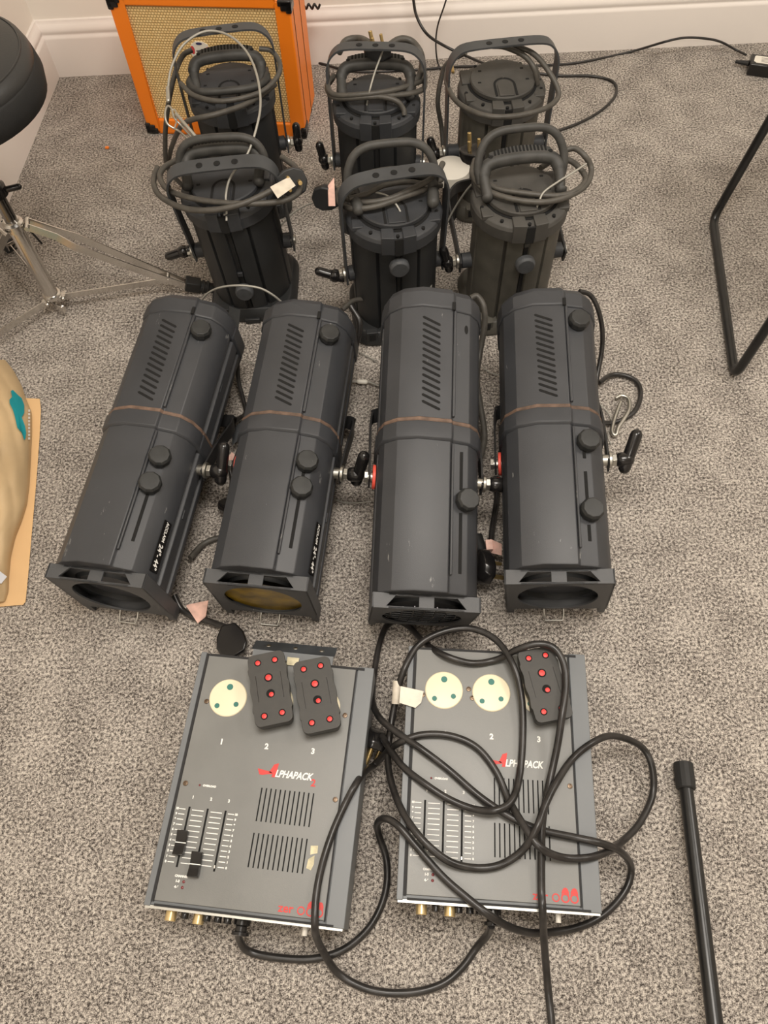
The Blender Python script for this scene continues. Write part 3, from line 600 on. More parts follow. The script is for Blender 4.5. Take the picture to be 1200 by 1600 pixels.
MB().loft([[P(513, 290, .225), P(522, 278, .235), P(524, 322, .215), P(514, 322, .215)], [P(512, 290, .223), P(521, 278, .233), P(523, 322, .213), P(513, 322, .213)]]).build('cord_tag', PINK, S2f, world=True, label='pink paper tag')
cord(S3f, px((845, 262, .308), (866, 250, .310), (888, 250, .312), (905, 262, .31), (915, 280, .305), (900, 298, .31), (870, 306, .312), (820, 302, .312), (775, 294, .31), (748, 276, .31), (742, 258, .31), (752, 248, .31)), 0.0056)
cord(S3f, px((880, 236, .33), (898, 232, .335), (914, 244, .33), (924, 265, .31), (915, 290, .305), (885, 308, .31), (845, 316, .312), (795, 310, .312), (755, 294, .31), (738, 272, .31), (742, 250, .31)), 0.0056)
plug15(S3f, P(738, 232, .28), Matrix.Rotation(R(20), 4, 'Z') @ Matrix.Rotation(R(-15), 4, 'X'), m=BLACK)
MB().loft([[P(862, 251, .318), P(885, 257, .318), P(878, 264, .318), P(868, 260, .318)], [P(862, 251, .316), P(885, 257, .316), P(878, 264, .316), P(868, 260, .316)]]).build('cord_tag', PINK, S3f, world=True)
cord(S1b, px((300, 78, .335), (285, 88, .33), (272, 120, .31), (262, 170, .24), (258, 220, .16), (262, 262, .08), (285, 290, .02)), 0.0056)
cord(S1b, px((262, 262, .06), (266, 238, .12), (274, 214, .22), (284, 196, .28), (300, 187, .31), (340, 178, .32), (390, 160, .31), (430, 132, .30)), 0.0056)
cord(S1b, px((405, 76, .35), (425, 80, .345), (437, 100, .335), (432, 122, .325), (405, 145, .32), (350, 158, .32), (305, 150, .32), (282, 130, .32)), 0.0052)
cord(S2b, px((522, 118, .31), (512, 132, .31), (522, 148, .315), (560, 148, .325), (610, 142, .325), (650, 130, .315), (664, 122, .31), (660, 108, .31)), 0.0056)
cord(S2b, px((520, 122, .305), (511, 138, .30), (525, 153, .31), (570, 152, .32), (630, 148, .315), (660, 140, .305), (664, 126, .30)), 0.0056)
cord(S2b, px((545, 154, .315), (590, 151, .32), (618, 157, .315), (630, 170, .30), (632, 180, .29)), 0.0056)
cord(S2b, px((530, 82, .34), (540, 64, .345), (560, 60, .35), (575, 66, .36), (588, 78, .36)), 0.0070)
cord(S2b, px((600, 78, .36), (622, 62, .365), (642, 64, .36), (656, 80, .35), (660, 100, .33), (654, 120, .32), (640, 132, .315)), 0.0070)
plug15(S2b, P(588, 72, .365), Matrix.Rotation(R(35), 4, 'Z') @ Matrix.Rotation(R(-20), 4, 'X'), m=CAPB)
cord(S3b, px((770, 66, .345), (790, 66, .35), (812, 74, .345), (835, 85, .34), (855, 108, .325), (872, 140, .30), (868, 158, .29), (845, 172, .295), (800, 182, .30), (755, 180, .30), (715, 160, .295), (698, 130, .29), (700, 105, .29)), 0.0056)
cord(S3b, px((768, 72, .345), (790, 74, .345), (820, 88, .335), (835, 108, .32), (840, 132, .29)), 0.0056)
cord(S3b, px((728, 82, .31), (700, 98, .28), (690, 120, .25), (684, 160, .20), (690, 200, .14), (694, 250, .08)), 0.0056)
MB().rod(P(705, 97, .30), P(708, 114, .30), 0.0035).build('plug_pin', BRASS, S3b, world=True)

# ------------------------------------------------------------------ steel safety wires and hooks
def wire(label, pts, r=0.0022, name='safety_wire', extra=None):
    o = MB().tube(pts, r, 8, 7).build(name, WIRE, smooth=80); tag(o, label, 'wire'); 
    return o
o = wire('grey steel safety wire looped over the yoke beside the orange amplifier', px((264, 158, .36), (263, 135, .37), (268, 105, .385), (285, 72, .40), (312, 52, .405), (338, 49, .405), (365, 60, .405), (388, 85, .40), (402, 120, .395), (407, 160, .385), (402, 195, .375), (388, 238, .35), (370, 262, .335), (358, 282, .325), (353, 305, .318), (354, 325, .30), (354, 345, .285)), 0.0024)
MB().rod(P(262, 135, .37), P(263, 160, .36), 0.0042).build('crimp', STEEL, o)
h = MB().tube(px((262, 166, .37), (258, 178, .37), (262, 194, .36), (280, 205, .35), (300, 222, .345), (303, 219, .345), (285, 198, .355), (273, 185, .365), (268, 170, .37)), 0.0022, 8, 5, closed=True)
h.tube(px((275, 178, .37), (292, 198, .36), (306, 214, .35)), 0.0040, 8, 3).tube(px((268, 172, .37), (274, 172, .37), (276, 188, .365), (272, 202, .36)), 0.0014, 8, 3)
tag(h.build('spring_hook', STEEL, smooth=70), 'zinc spring hook clipped through the front left yoke strap', 'hook')
wire('thin steel wire running down the carpet right of the front left spotlight', px((518, 306, .20), (500, 313, .18), (470, 325, .16), (445, 345, .14), (428, 375, .11), (420, 410, .08), (417, 445, .05), (421, 478, .02)), 0.0019)
wire('steel wire arching between the rear ends of the two left lying spotlights', px((314, 470, .15), (325, 458, .17), (345, 449, .19), (375, 446, .20), (405, 450, .195), (425, 460, .18), (440, 472, .16)), 0.0022)
wire('steel wire drooping between the front middle and front right standing spotlights', px((741, 284, .26), (725, 303, .23), (705, 335, .18), (690, 370, .14), (680, 410, .11), (673, 450, .12), (672, 462, .14)), 0.0022)
wire('short steel wire across the grip of the back row middle spotlight', px((602, 68, .375), (596, 85, .37), (586, 112, .355), (578, 140, .335), (573, 165, .30), (571, 185, .285), (570, 205, .262)), 0.0020)
wire('short steel wire over the cap of the front middle spotlight', px((585, 300, .318), (605, 306, .318), (618, 318, .312), (627, 336, .298), (625, 356, .28), (622, 366, .275)), 0.0020)
wire('steel wire across the grip of the front right dusty spotlight', px((916, 256, .33), (898, 268, .33), (872, 284, .325), (850, 300, .32), (842, 316, .31), (834, 338, .285), (830, 352, .275)), 0.0020)
b = MB().box(P(570, 197, .272), (0.012, 0.004, 0.004)); tag(b.build('wire_crimp', STEEL, bevel=0.0006), 'small crimp on the wire of the back row middle spotlight', 'crimp', 'wire crimps')
b = MB().box(P(623, 363, .277), (0.012, 0.004, 0.004)); tag(b.build('wire_crimp', STEEL, bevel=0.0006), 'small crimp on the wire of the front middle spotlight', 'crimp', 'wire crimps')
b = MB().box(P(354, 336, .289), (0.012, 0.004, 0.004)); tag(b.build('wire_crimp', STEEL, bevel=0.0006), 'small crimp on the wire of the front left spotlight', 'crimp', 'wire crimps')
b = MB().box(P(831, 350, .276), (0.012, 0.004, 0.004)); tag(b.build('wire_crimp', STEEL, bevel=0.0006), 'small crimp on the wire of the front right spotlight', 'crimp', 'wire crimps')
o = wire('steel wire with a pale crimp on the carpet between the second and third lying spotlights', px((545, 596, .01), (560, 597, .008), (575, 597, .008), (592, 603, .01)), 0.0022)
MB().rod(P(557, 596, .010), P(575, 597, .010), 0.0050).build('crimp', WHITEP, o, label='pale crimp sleeve')
wire('thin wire slanting over carpet below the front middle spotlight base', px((556, 548, .005), (572, 556, .005), (590, 566, .008)), 0.0014)
wire('thin wire on the carpet linking the lower halves of the second and third lying spotlights', px((520, 780, .005), (545, 786, .004), (580, 784, .004)), 0.0014)
wire('steel wire on the carpet behind the right lying spotlight', px((744, 518, .02), (764, 514, .015), (792, 511, .02)), 0.0020)
wire('thin wire on the carpet left of the right lying spotlight', px((754, 574, .01), (766, 582, .01), (784, 588, .01)), 0.0014)
wire('thin wire on the carpet between the two left lying spotlights', px((384, 562, .01), (392, 567, .01), (404, 570, .012)), 0.0014)
h = MB().tube(px((962, 622, .010), (972, 618, .012), (982, 624, .012), (983, 640, .012), (974, 656, .012), (966, 668, .012), (962, 680, .010), (956, 674, .010), (960, 655, .010), (966, 638, .010), (970, 628, .010)), 0.0040, 8, 5)
tag(h.build('hook', STEEL, smooth=70), 'bent zinc hook on the carpet right of the right lying spotlight', 'hook')
wire('thin wire tail on the carpet under the bent zinc hook', px((938, 632, .01), (950, 645, .006), (956, 662, .006), (950, 680, .006), (955, 695, .005)), 0.0012)

# ------------------------------------------------------------------ dimmer packs
def dimmer_pack(label, loc, yaw, faders, text2, bracket):
    rt = thing('dimmer_pack', label, 'dimmer', loc, (0, 0, yaw), 'grey three-channel dimmer packs')
    W, D, Hh = 0.284, 0.371, 0.100
    b = MB(); b.box((W / 2, D / 2, (Hh - 0.003) / 2), (W - 0.004, D - 0.002, Hh - 0.003)); 
    b.build('case', PACKC, rt, bevel=0.0012)
    # side cheeks stand a little proud; lid sunk between them
    MB().box((0.00475, D / 2, Hh / 2 + 0.001), (0.0095, D, Hh - 0.002)).build('side_rail', PACKC, rt, bevel=0.001)
    MB().box((W - 0.013, D / 2, Hh / 2 + 0.001), (0.026, D, Hh - 0.002)).build('side_rail', PACKC, rt, bevel=0.001)
    MB().box((0.0115, D / 2 + 0.002, Hh - 0.0005), (0.0040, D - 0.008, 0.0030)).box((W - 0.028, D / 2 + 0.002, Hh - 0.0005), (0.0022, D - 0.008, 0.0030)).box((W / 2, D - 0.004, Hh - 0.0005), (W - 0.03, 0.004, 0.0024)).box((W / 2, 0.002, Hh - 0.0005), (W - 0.03, 0.003, 0.0024)).build_each('lid_seam', SLOT, rt)
    zt = Hh + 0.0002
    MB().box((0.1345, D / 2 + 0.001, Hh - 0.0025), (0.2420, D - 0.0125, 0.006)).build('lid', PACK, rt, bevel=0.0008)
    zt = Hh + 0.0006
    for x in (0.0590, 0.1335, 0.208):
        s = MB().lathe([(0.0300, zt - 0.001), (0.0300, zt + 0.0004), (0.0290, zt + 0.0016), (0.0280, zt + 0.0018)], 48, Matrix.Translation((x, 0.3, 0))).build('socket', CREAM, rt, smooth=40)
        MB().lathe([(0.0050, zt + 0.0005), (0.0050, zt + 0.0022)], 18, Matrix.Translation((x, 0.3 + 0.017, 0))).lathe([(0.0040, zt + 0.0005), (0.0040, zt + 0.0022)], 18, Matrix.Translation((x - 0.0145, 0.3 - 0.0145, 0))).lathe([(0.0040, zt + 0.0005), (0.0040, zt + 0.0022)], 18, Matrix.Translation((x + 0.0150, 0.3 - 0.0095, 0))).build_each('shutter', TEAL, s)
    for x, y in ((0.026, 0.291), (0.0185 + 0.003, 0.166), (0.249, 0.166), (0.247, 0.291), (0.098, 0.304), (0.104, 0.290)):
        if x in (0.098, 0.104) and text2: continue
        MB().lathe([(0.0040, zt), (0.0036, zt + 0.0012), (0.002, zt + 0.0014), (0.0018, zt + 0.0004)], 14, Matrix.Translation((x, y, 0))).build('screw', mat('brown_screw', (0.13, 0.09, 0.06), 0.35, metal=0.7), rt, smooth=40)
    # printed marks
    zi = zt + 0.0002
    for s, x in (('1', 0.063), ('2', 0.1335), ('3', 0.2055)): text('lettering', s, WHITEI, rt, (x, 0.2315, zi), 0.0115, bold=0.0005)
    text('lettering', 'LPHAPACK', WHITEI, rt, (0.1535, 0.1935, zi), 0.0142, shear=0.25, bold=0.00045, align='LEFT', xs=0.80)
    if text2: text('lettering', '2', REDI, rt, (0.2130, 0.1855, zi), 0.0145, bold=0.0004)
    A = [[(0.1520, 0.2075), (0.1565, 0.2085), (0.1550, 0.1885), (0.1500, 0.1885), (0.1490, 0.1925), (0.1400, 0.1930)], [(0.1470, 0.1965), (0.1505, 0.1965), (0.1520, 0.2075)], [(0.1265, 0.1975), (0.1330, 0.1955), (0.1470, 0.1960), (0.1440, 0.1925), (0.1300, 0.1905), (0.1270, 0.1950)]]
    b = MB()
    b.add([(x, y, zi) for x, y in [(0.1500, 0.2065), (0.1570, 0.2090), (0.1545, 0.1880), (0.1485, 0.1880), (0.1500, 0.1930), (0.1440, 0.1945)]], [(0, 1, 2, 3, 4, 5)])
    b.add([(x, y, zi) for x, y in [(0.1260, 0.1985), (0.1470, 0.1955), (0.1500, 0.1925), (0.1420, 0.1915), (0.1345, 0.1895), (0.1300, 0.1900)]], [(0, 1, 2, 3), (0, 3, 4, 5)])
    b.build('logo_letter', REDI, rt)
    text('lettering', 'OVERLOAD', WHITEI, rt, (0.0485, 0.1655, zi), 0.0038, bold=0.00025, align='LEFT')
    text('lettering', 'CHANNEL', WHITEI, rt, (0.0450, 0.0410, zi), 0.0040, bold=0.00025)
    for s, y in (('1-3', 0.0345), ('4-6', 0.0270)): text('lettering', s, WHITEI, rt, (0.0410, y, zi), 0.0045, bold=0.0003)
    b = MB()
    for x, y, r in ((0.0435, 0.1655, 0.0016), (0.0500, 0.0345, 0.0021), (0.0497, 0.0270, 0.0021)): b.lathe([(r, zt), (r * 0.8, zt + 0.001), (r * 0.2, zt + 0.0014)], 12, Matrix.Translation((x, y, 0)))
    b.build_each('indicator_light', LED, rt)
    FX = (0.0355, 0.0630, 0.0900)
    for s, x in zip('123', FX): text('lettering', s, WHITEI, rt, (x + 0.002, 0.1475, zi), 0.0058, bold=0.0003)
    MB().box((FX[0], 0.093, zt), (0.0028, 0.082, 0.0006)).box((FX[1], 0.093, zt), (0.0028, 0.082, 0.0006)).box((FX[2], 0.093, zt), (0.0028, 0.082, 0.0006)).build_each('fader_slot', MATTE, rt)
    b = MB()
    for k in range(11):
        y = 0.0580 + 0.0072 * k
        for x0, x1 in ((0.0205, 0.0300), (0.0400, 0.0575), (0.0680, 0.0850), (0.0940, 0.1035)): b.box(((x0 + x1) / 2, y, zi), (x1 - x0, 0.0012, 0.0002))
    b.build('scale_lines', WHITEI, rt)
    for k in range(11):
        y = 0.0580 + 0.0072 * k
        text('lettering', str(k), WHITEI, rt, (0.0177, y, zi), 0.0042, bold=0.0003); text('lettering', str(k), WHITEI, rt, (0.1065, y, zi), 0.0042, bold=0.0003)
    b = MB()
    for k in range(12):
        x = 0.1375 + 0.00712 * k; b.box((x, 0.148, zt), (0.0019, 0.047, 0.0004)); b.box((x, 0.0855, zt), (0.0019, 0.046, 0.0004))
    b.build('vent_slots', MATTE, rt)
    # maker's mark: 'zero' and two pear-shaped eights
    text('lettering', 'zer', REDI, rt, (0.1895, 0.0165, zi), 0.0155, bold=0.0003, align='LEFT', xs=1.05)
    b = MB()
    def ring(cx, cy, ro, ri, n=20):
        vs = [(cx + r * cos(2 * pi * i / n), cy + r * sin(2 * pi * i / n), zi) for r in (ro, ri) for i in range(n)]; b.add(vs, [(i, (i + 1) % n, n + (i + 1) % n, n + i) for i in range(n)])
    ring(0.2215, 0.0160, 0.0055, 0.0038); ring(0.2345, 0.0160, 0.0060, 0.0040); ring(0.2470, 0.0160, 0.0060, 0.0040)
    for cx in (0.2345, 0.2470): b.add([(cx + dx, 0.0160 + dy, zi + 0.00003) for dx, dy in ((-0.0052, 0.003), (-0.0045, 0.009), (-0.002, 0.0125), (0.001, 0.0135), (0.0035, 0.012), (0.0052, 0.008), (0.0052, 0.003), (0.003, 0.0058), (-0.003, 0.0058))], [(0, 1, 8), (1, 2, 8), (2, 3, 8), (3, 7, 8), (3, 4, 7), (4, 5, 7), (5, 6, 7)])
    b.build('maker_mark', REDI, rt)
    for k, x in enumerate(FX):
        if k < len(faders) and faders[k] is not None:
            y = 0.058 + 0.072 * faders[k]
            f = MB().loft([[(x - 0.008, y + q, zt + z) for q, z in ((-0.0165, 0.002), (-0.0165, 0.012), (-0.006, 0.0085), (0, 0.0078), (0.006, 0.0085), (0.0165, 0.012), (0.0165, 0.002))], [(x + 0.008, y + q, zt + z) for q, z in ((-0.0165, 0.002), (-0.0165, 0.012), (-0.006, 0.0085), (0, 0.0078), (0.006, 0.0085), (0.0165, 0.012), (0.0165, 0.002))]]).build('fader_cap', BLACK, rt, bevel=0.0008)
            MB().box((x, y, zt + 0.0080), (0.0158, 0.0012, 0.0006)).build('pointer_line', WHITEI, f)
        else:
            MB().box((x, 0.058, zt + 0.001), (0.0015, 0.004, 0.003)).build('fader_stem', STEEL, rt)
    # front face: fuse caps, switches, cable gland
    b = MB().box((W / 2, -0.0010, Hh - 0.0035), (W - 0.004, 0.004, 0.003)); b.build('front_lip', STEEL, rt)
    b = MB()
    for x in (0.036, 0.076): b.cyl((x, 0.002, 0.078), (x, -0.016, 0.078), 0.0078, 20)
    b.build_each('jack_socket', mat('pale_brass', (0.75, 0.58, 0.30), 0.3, metal=0.8), rt, bevel=0.0008)
    b = MB()
    for x in (0.056, 0.088, 0.104, 0.118): b.cyl((x, 0.002, 0.080), (x, -0.011, 0.080), 0.0055, 12)
    b.build_each('switch', BLACK, rt, bevel=0.0006)
    MB().cyl((0.228, 0.002, 0.075), (0.228, -0.014, 0.075), 0.004, 12).build('fuse_tip', WHITEP, rt)
    MB().lathe([(0.012, 0), (0.012, 0.012), (0.0085, 0.014), (0.0085, 0.020), (0.0125, 0.021), (0.0125, 0.025), (0.007, 0.026)], 20, Matrix.Translation((0.137, 0.002, 0.070)) @ Matrix.Rotation(R(90), 4, 'X')).build('cable_gland', BLACK, rt, smooth=40)
    if bracket:
        b = MB(); x0, x1 = 0.083, 0.2155
        pr = [(D - 0.003, 0.094), (D - 0.003, 0.097), (D + 0.014, 0.097), (D + 0.036, 0.075), (D + 0.036, 0.071), (D + 0.013, 0.094)]
        b.loft([[(x, y, z) for y, z in pr] for x in (x0, x1)]).build('mounting_bracket', PACKC, rt)
        MB().loft([[(x, y, z) for y, z in ((D + 0.014, 0.0975), (D + 0.036, 0.0760), (D + 0.0355, 0.0755), (D + 0.0135, 0.0970))] for x in (x0 - 0.003, x1 + 0.002)]).build('bracket_flange', mat('dark_flange_paint', (0.045, 0.05, 0.056), 0.5, noise=(30, 0.2)), rt)
        MB().box((0.152, D - 0.003, 0.1035), (0.019, 0.013, 0.0012)).build('label', TAPE, rt, label='small cream label')
        b = MB()
        for x in (0.105, 0.150, 0.194): b.lathe([(0.005, -0.001), (0.003, 0.0006)], 12, Matrix.Translation((x, D + 0.025, 0.0872)) @ Matrix.Rotation(R(-44), 4, 'X'))
        b.build_each('flange_screw', STEEL, rt)
    return rt
PKL = dimmer_pack('left grey dimmer pack with two of its fader knobs and tan tape scraps', (-0.3640, 0.0605, 0), R(-8.55), (0.36, 0.0, None), True, True)
PKR = dimmer_pack('right grey dimmer pack, tangled cables across its faders and vents', (-0.0095, 0.0515, 0), R(-6.05), (), False, False)
b = MB().add([(0.2225, 0.100, 0.1009), (0.2330, 0.101, 0.1009), (0.2335, 0.091, 0.1009), (0.2235, 0.088, 0.1009)], [(0, 1, 2, 3)]).add([(0.2215, 0.082, 0.1009), (0.2300, 0.088, 0.1009), (0.2305, 0.076, 0.1009), (0.2275, 0.068, 0.1009), (0.2205, 0.070, 0.1009)], [(0, 1, 2, 3, 4)])
b.build_each('tape_scrap', TAPE, PKL, label='tan masking tape scrap')

# ------------------------------------------------------------------ plug adaptor blocks resting on the packs
def adaptor(label, corners_c, yaw, z=0.104, h=0.030, tilt=0.0):
    rt = thing('plug_adaptor', label, 'adaptor', (corners_c.x, corners_c.y, z), (0, tilt, yaw), 'black plug adaptor blocks on the dimmer packs')
    w, l = 0.0615, 0.1150
    out = []
    base = rrect(w, l, 0.009, 5)
    # scalloped long sides
    pts = []
    n = 26
    for i in range(n + 1):
        y = l / 2 - 0.010 - (l - 0.020) * i / n; s = 0.0022 * (abs(y) < 0.031) ; s = 0.0024 if abs(abs(y) - 0.0165) > 0.012 and abs(y) < 0.031 else (0.0 if abs(y) >= 0.031 else 0.0008)
        s = 0.0018 * (0.5 + 0.5 * cos(y / 0.0165 * pi)) if abs(y) < 0.033 else 0.0
        pts.append((w / 2 - 0.0015 + s, y))
    right = pts
    cr = lambda cx, cy, a0: [(cx + 0.009 * cos(R(a0 - 90 * i / 5)), cy + 0.009 * sin(R(a0 - 90 * i / 5))) for i in range(6)]
    xw = w / 2 - 0.0015
    poly = cr(xw - 0.009, l / 2 - 0.009, 90) + right[1:-1] + cr(xw - 0.009, -l / 2 + 0.009, 0) + cr(-xw + 0.009, -l / 2 + 0.009, -90) + [(-x, y) for x, y in reversed(right[1:-1])] + cr(-xw + 0.009, l / 2 - 0.009, 180)
    MB().loft([[(x * k, y * k2, zz) for x, y in poly] for k, k2, zz in ((0.90, 0.94, 0.0), (0.92, 0.96, 0.003), (0.93, 0.965, h - 0.014), (0.99, 0.995, h - 0.011), (1, 1, h - 0.002), (0.985, 0.992, h))]).build('body', ADAPT, rt, smooth=30)
    holes = ((-0.0135, 0.043, 0.0040), (0.0135, 0.043, 0.0040), (0.0, 0.0165, 0.0050), (0.0, -0.0090, 0.0050), (-0.0140, -0.042, 0.0040), (0.0135, -0.042, 0.0040))
    for x, y, r in holes:
        q = MB().lathe([(r * 1.35, h - 0.001), (r * 1.35, h + 0.0003)], 20, Matrix.Translation((x, y, 0))).build('pin_hole', MATTE, rt)
        dy = -0.0018 if r > 0.0045 and y < 0 else 0
        MB().lathe([(r * (0.78 if dy else 1.0), h - 0.001), (r * (0.7 if dy else 0.92), h + 0.0008), (r * 0.3, h + 0.0014)], 18, Matrix.Translation((x + (0.001 if dy else 0), y + dy, 0))).build('red_shutter', REDP, q, label='red pin shutter')
    MB().box((0.0195, 0.002, h), (0.0008, 0.042, 0.0006)).box((-0.0195, 0.002, h), (0.0008, 0.042, 0.0006)).build_each('moulded_line', BLACK, rt)
    return rt
za = 0.134
def midq(q): return sum((P(u, v, za) for u, v in q), Vector()) / 4
q1 = [(388, 1022), (440, 1015), (456, 1128), (403, 1139)]; q2 = [(457, 1035), (514, 1025), (530, 1135), (478, 1148)]; q3 = [(808, 1014), (862, 1010), (897, 1118), (840, 1134)]
def yawq(q): d = (P(*q[0], za) + P(*q[1], za) - P(*q[3], za) - P(*q[2], za)); return math.atan2(d.y, d.x) - pi / 2
adaptor('black adaptor block with red pin holes, next to the cream socket on the left pack', midq(q1), yawq(q1))
adaptor('black adaptor block with red pin holes, right-hand one of the pair on the left pack', midq(q2), yawq(q2))
adaptor('black adaptor block with red pin holes, on the right pack under a looped cable', midq(q3), yawq(q3))

# ------------------------------------------------------------------ the two thick mains cables
A_ = px((373, 1452, .070), (374, 1468, .035), (388, 1486, .010), (430, 1496, .008), (490, 1498, .008), (540, 1482, .008), (580, 1445, .008), (602, 1395, .008), (604, 1345, .012), (592, 1305, .03), (590, 1286, .06), (602, 1279, .10), (622, 1290, .112), (650, 1322, .112), (690, 1368, .110), (730, 1403, .110), (765, 1430, .109), (800, 1450, .075), (840, 1458, .025), (900, 1450, .012), (945, 1428, .010), (978, 1390, .010), (986, 1355, .020), (970, 1331, .07), (940, 1318, .108), (895, 1308, .110), (845, 1297, .112), (800, 1278, .114), (750, 1245, .110), (700, 1202, .108), (655, 1168, .110), (618, 1143, .100), (592, 1120, .08), (581, 1090, .05), (585, 1050, .03), (592, 1010, .02), (603, 980, .012), (620, 970, .010), (640, 980, .015), (662, 1003, .07), (690, 1022, .108), (735, 1036, .108), (775, 1031, .108), (810, 1014, .135), (840, 1006, .145), (865, 1012, .145), (880, 1035, .144), (884, 1070, .143), (878, 1120, .141), (870, 1170, .125), (858, 1225, .118), (848, 1280, .128), (846, 1330, .116), (846, 1390, .110), (848, 1425, .109), (850, 1470, .06), (856, 1540, .012), (862, 1600, .009), (866, 1650, .009))
tag(MB().tube(A_, 0.0054, 12, 7).build('mains_cable', CABLE, smooth=80), 'thick black cable running from the left pack over the right pack to the bottom edge', 'cable')
B_ = px((768, 1446, .070), (762, 1460, .035), (745, 1480, .012), (722, 1512, .008), (690, 1538, .008), (640, 1551, .008), (580, 1547, .008), (530, 1522, .010), (504, 1485, .040), (494, 1462, .075), (492, 1445, .109), (493, 1410, .111), (498, 1375, .109), (508, 1335, .110), (522, 1295, .108), (540, 1255, .109), (556, 1225, .108), (570, 1206, .07), (585, 1195, .03), (605, 1175, .06), (625, 1160, .10), (660, 1148, .108), (705, 1150, .108), (745, 1168, .108), (775, 1205, .108), (795, 1250, .112), (822, 1295, .130), (845, 1325, .134), (880, 1340, .115), (920, 1340, .109), (950, 1330, .09), (972, 1315, .05), (1000, 1285, .03), (1020, 1240, .02), (1018, 1195, .03), (1000, 1165, .04), (960, 1150, .08), (930, 1158, .107), (895, 1185, .112), (868, 1225, .128), (850, 1262, .136), (838, 1295, .140), (815, 1330, .122), (780, 1352, .112), (740, 1356, .110), (700, 1345, .118), (660, 1312, .124), (630, 1270, .112), (612, 1225, .08), (606, 1185, .06), (610, 1140, .06), (618, 1095, .07), (630, 1050, .10), (652, 1010, .10), (690, 988, .105), (735, 982, .110), (775, 1000, .118), (802, 1040, .126), (815, 1090, .118), (817, 1150, .110), (812, 1210, .110), (800, 1250, .122), (775, 1266, .126), (740, 1264, .116), (700, 1248, .112), (660, 1222, .110), (630, 1198, .100), (610, 1172, .08), (597, 1150, .06))
CB = MB().tube(B_, 0.0054, 12, 7).build('mains_cable', CABLE, smooth=80)
tag(CB, 'thick black cable from the right pack, knotted in loops, pale tag near its plug', 'cable')
plug15(CB, P(583, 1166, .030), Matrix.Rotation(R(-25), 4, 'Z') @ Matrix.Rotation(R(110), 4, 'X'), world=True)
b = MB().tube(px((621, 1064, .088), (619, 1100, .078)), 0.0075, 12, 0).loft([[P(626, 1072, .106), P(662, 1080, .108), P(658, 1098, .106), P(649, 1106, .105), P(624, 1098, .104)], [P(626, 1072, .105), P(662, 1080, .107), P(658, 1098, .105), P(649, 1106, .104), P(624, 1098, .103)]])
b.build('cable_tag', PALETAG, CB, label='pale plastic tag with small print')

# ------------------------------------------------------------------ orange guitar amplifier
amp = thing('guitar_amplifier', 'orange guitar amplifier with a woven cream grille by the skirting board', 'amplifier', (-0.585, 1.937, 0), (0, 0, R(-7.5)))
W, D, Hh = 0.430, 0.180, 0.338; f = 0.036
b = MB()
b.box((f / 2, D / 2, Hh / 2 + 0.006), (f, D, Hh)); b.box((W - f / 2, D / 2, Hh / 2 + 0.006), (f, D, Hh)); b.box((W / 2, D / 2, f / 2 + 0.006), (W - 2 * f, D, f)); b.box((W / 2, D / 2, Hh + 0.006 - f / 4), (W - 2 * f, D, f / 2)); b.box((W / 2, D / 2 + 0.02, Hh / 2), (W - 2 * f, D - 0.05, Hh - 2 * f))
b.build('cabinet', ORANGE, amp, bevel=0.004, seg=3)
MB().box((W / 2, 0.012, f / 2 + Hh / 2 + 0.0), (W - 2 * f, 0.012, Hh - 1.5 * f + 0.006)).build('grille_cloth', GRILLE, amp)
b = MB().box((W + 0.0002, 0.030, Hh / 2 + 0.006), (0.0012, 0.0025, Hh)).box((W + 0.0002, 0.110, Hh / 2 + 0.006), (0.0012, 0.0025, Hh)); b.build_each('side_seam', MATTE, amp)
for x in (0, W):
    for z in (0.006, Hh + 0.006):
        sx = 1 if x == 0 else -1; sz = 1 if z < 0.1 else -1
        c = MB().box((x + sx * 0.013, 0.016, z + sz * 0.004), (0.032, 0.040, 0.014)).box((x + sx * 0.004, 0.016, z + sz * 0.012), (0.014, 0.040, 0.028)).box((x + sx * 0.010, -0.001, z + sz * 0.010), (0.026, 0.006, 0.022))
        c.build('corner_protector', BLACK, amp, bevel=0.004, seg=3)
crest = MB().loft([[(x + 0.035, y, z - 0.006) for x, z in [(0.134, 0.222), (0.139, 0.245), (0.150, 0.252), (0.168, 0.252), (0.180, 0.245), (0.184, 0.222), (0.176, 0.208), (0.159, 0.200), (0.142, 0.208)]] for y in (0.0062, 0.0040)]).build('crest_badge', WHITEP, amp, label='small white, red and blue crest')
def blob(cx, cz, rx, rz, m, nm):
    cx += 0.035; cz -= 0.006
    MB().loft([[(cx + rx * cos(t), y, cz + rz * sin(t)) for t in [2 * pi * i / 12 for i in range(12)]] for y in (0.0045, 0.0034)]).build(nm, m, crest)
CR = mat('crest_red', (0.55, 0.05, 0.05), 0.5); CN = mat('crest_navy', (0.03, 0.03, 0.10), 0.5)
blob(0.1405, 0.232, 0.005, 0.010, CR, 'crest_supporter'); blob(0.1775, 0.230, 0.005, 0.010, CR, 'crest_supporter'); blob(0.181, 0.222, 0.003, 0.008, CN, 'crest_mantle')
blob(0.159, 0.2475, 0.008, 0.003, CN, 'crest_crown'); blob(0.156, 0.230, 0.008, 0.0018, CN, 'crest_bar'); blob(0.154, 0.221, 0.003, 0.005, CN, 'crest_charge'); blob(0.165, 0.224, 0.004, 0.003, CR, 'crest_charge')
MB().box((0.185, 0.004, 0.264), (0.030, 0.003, 0.006)).build('name_plate', WHITEP, amp)

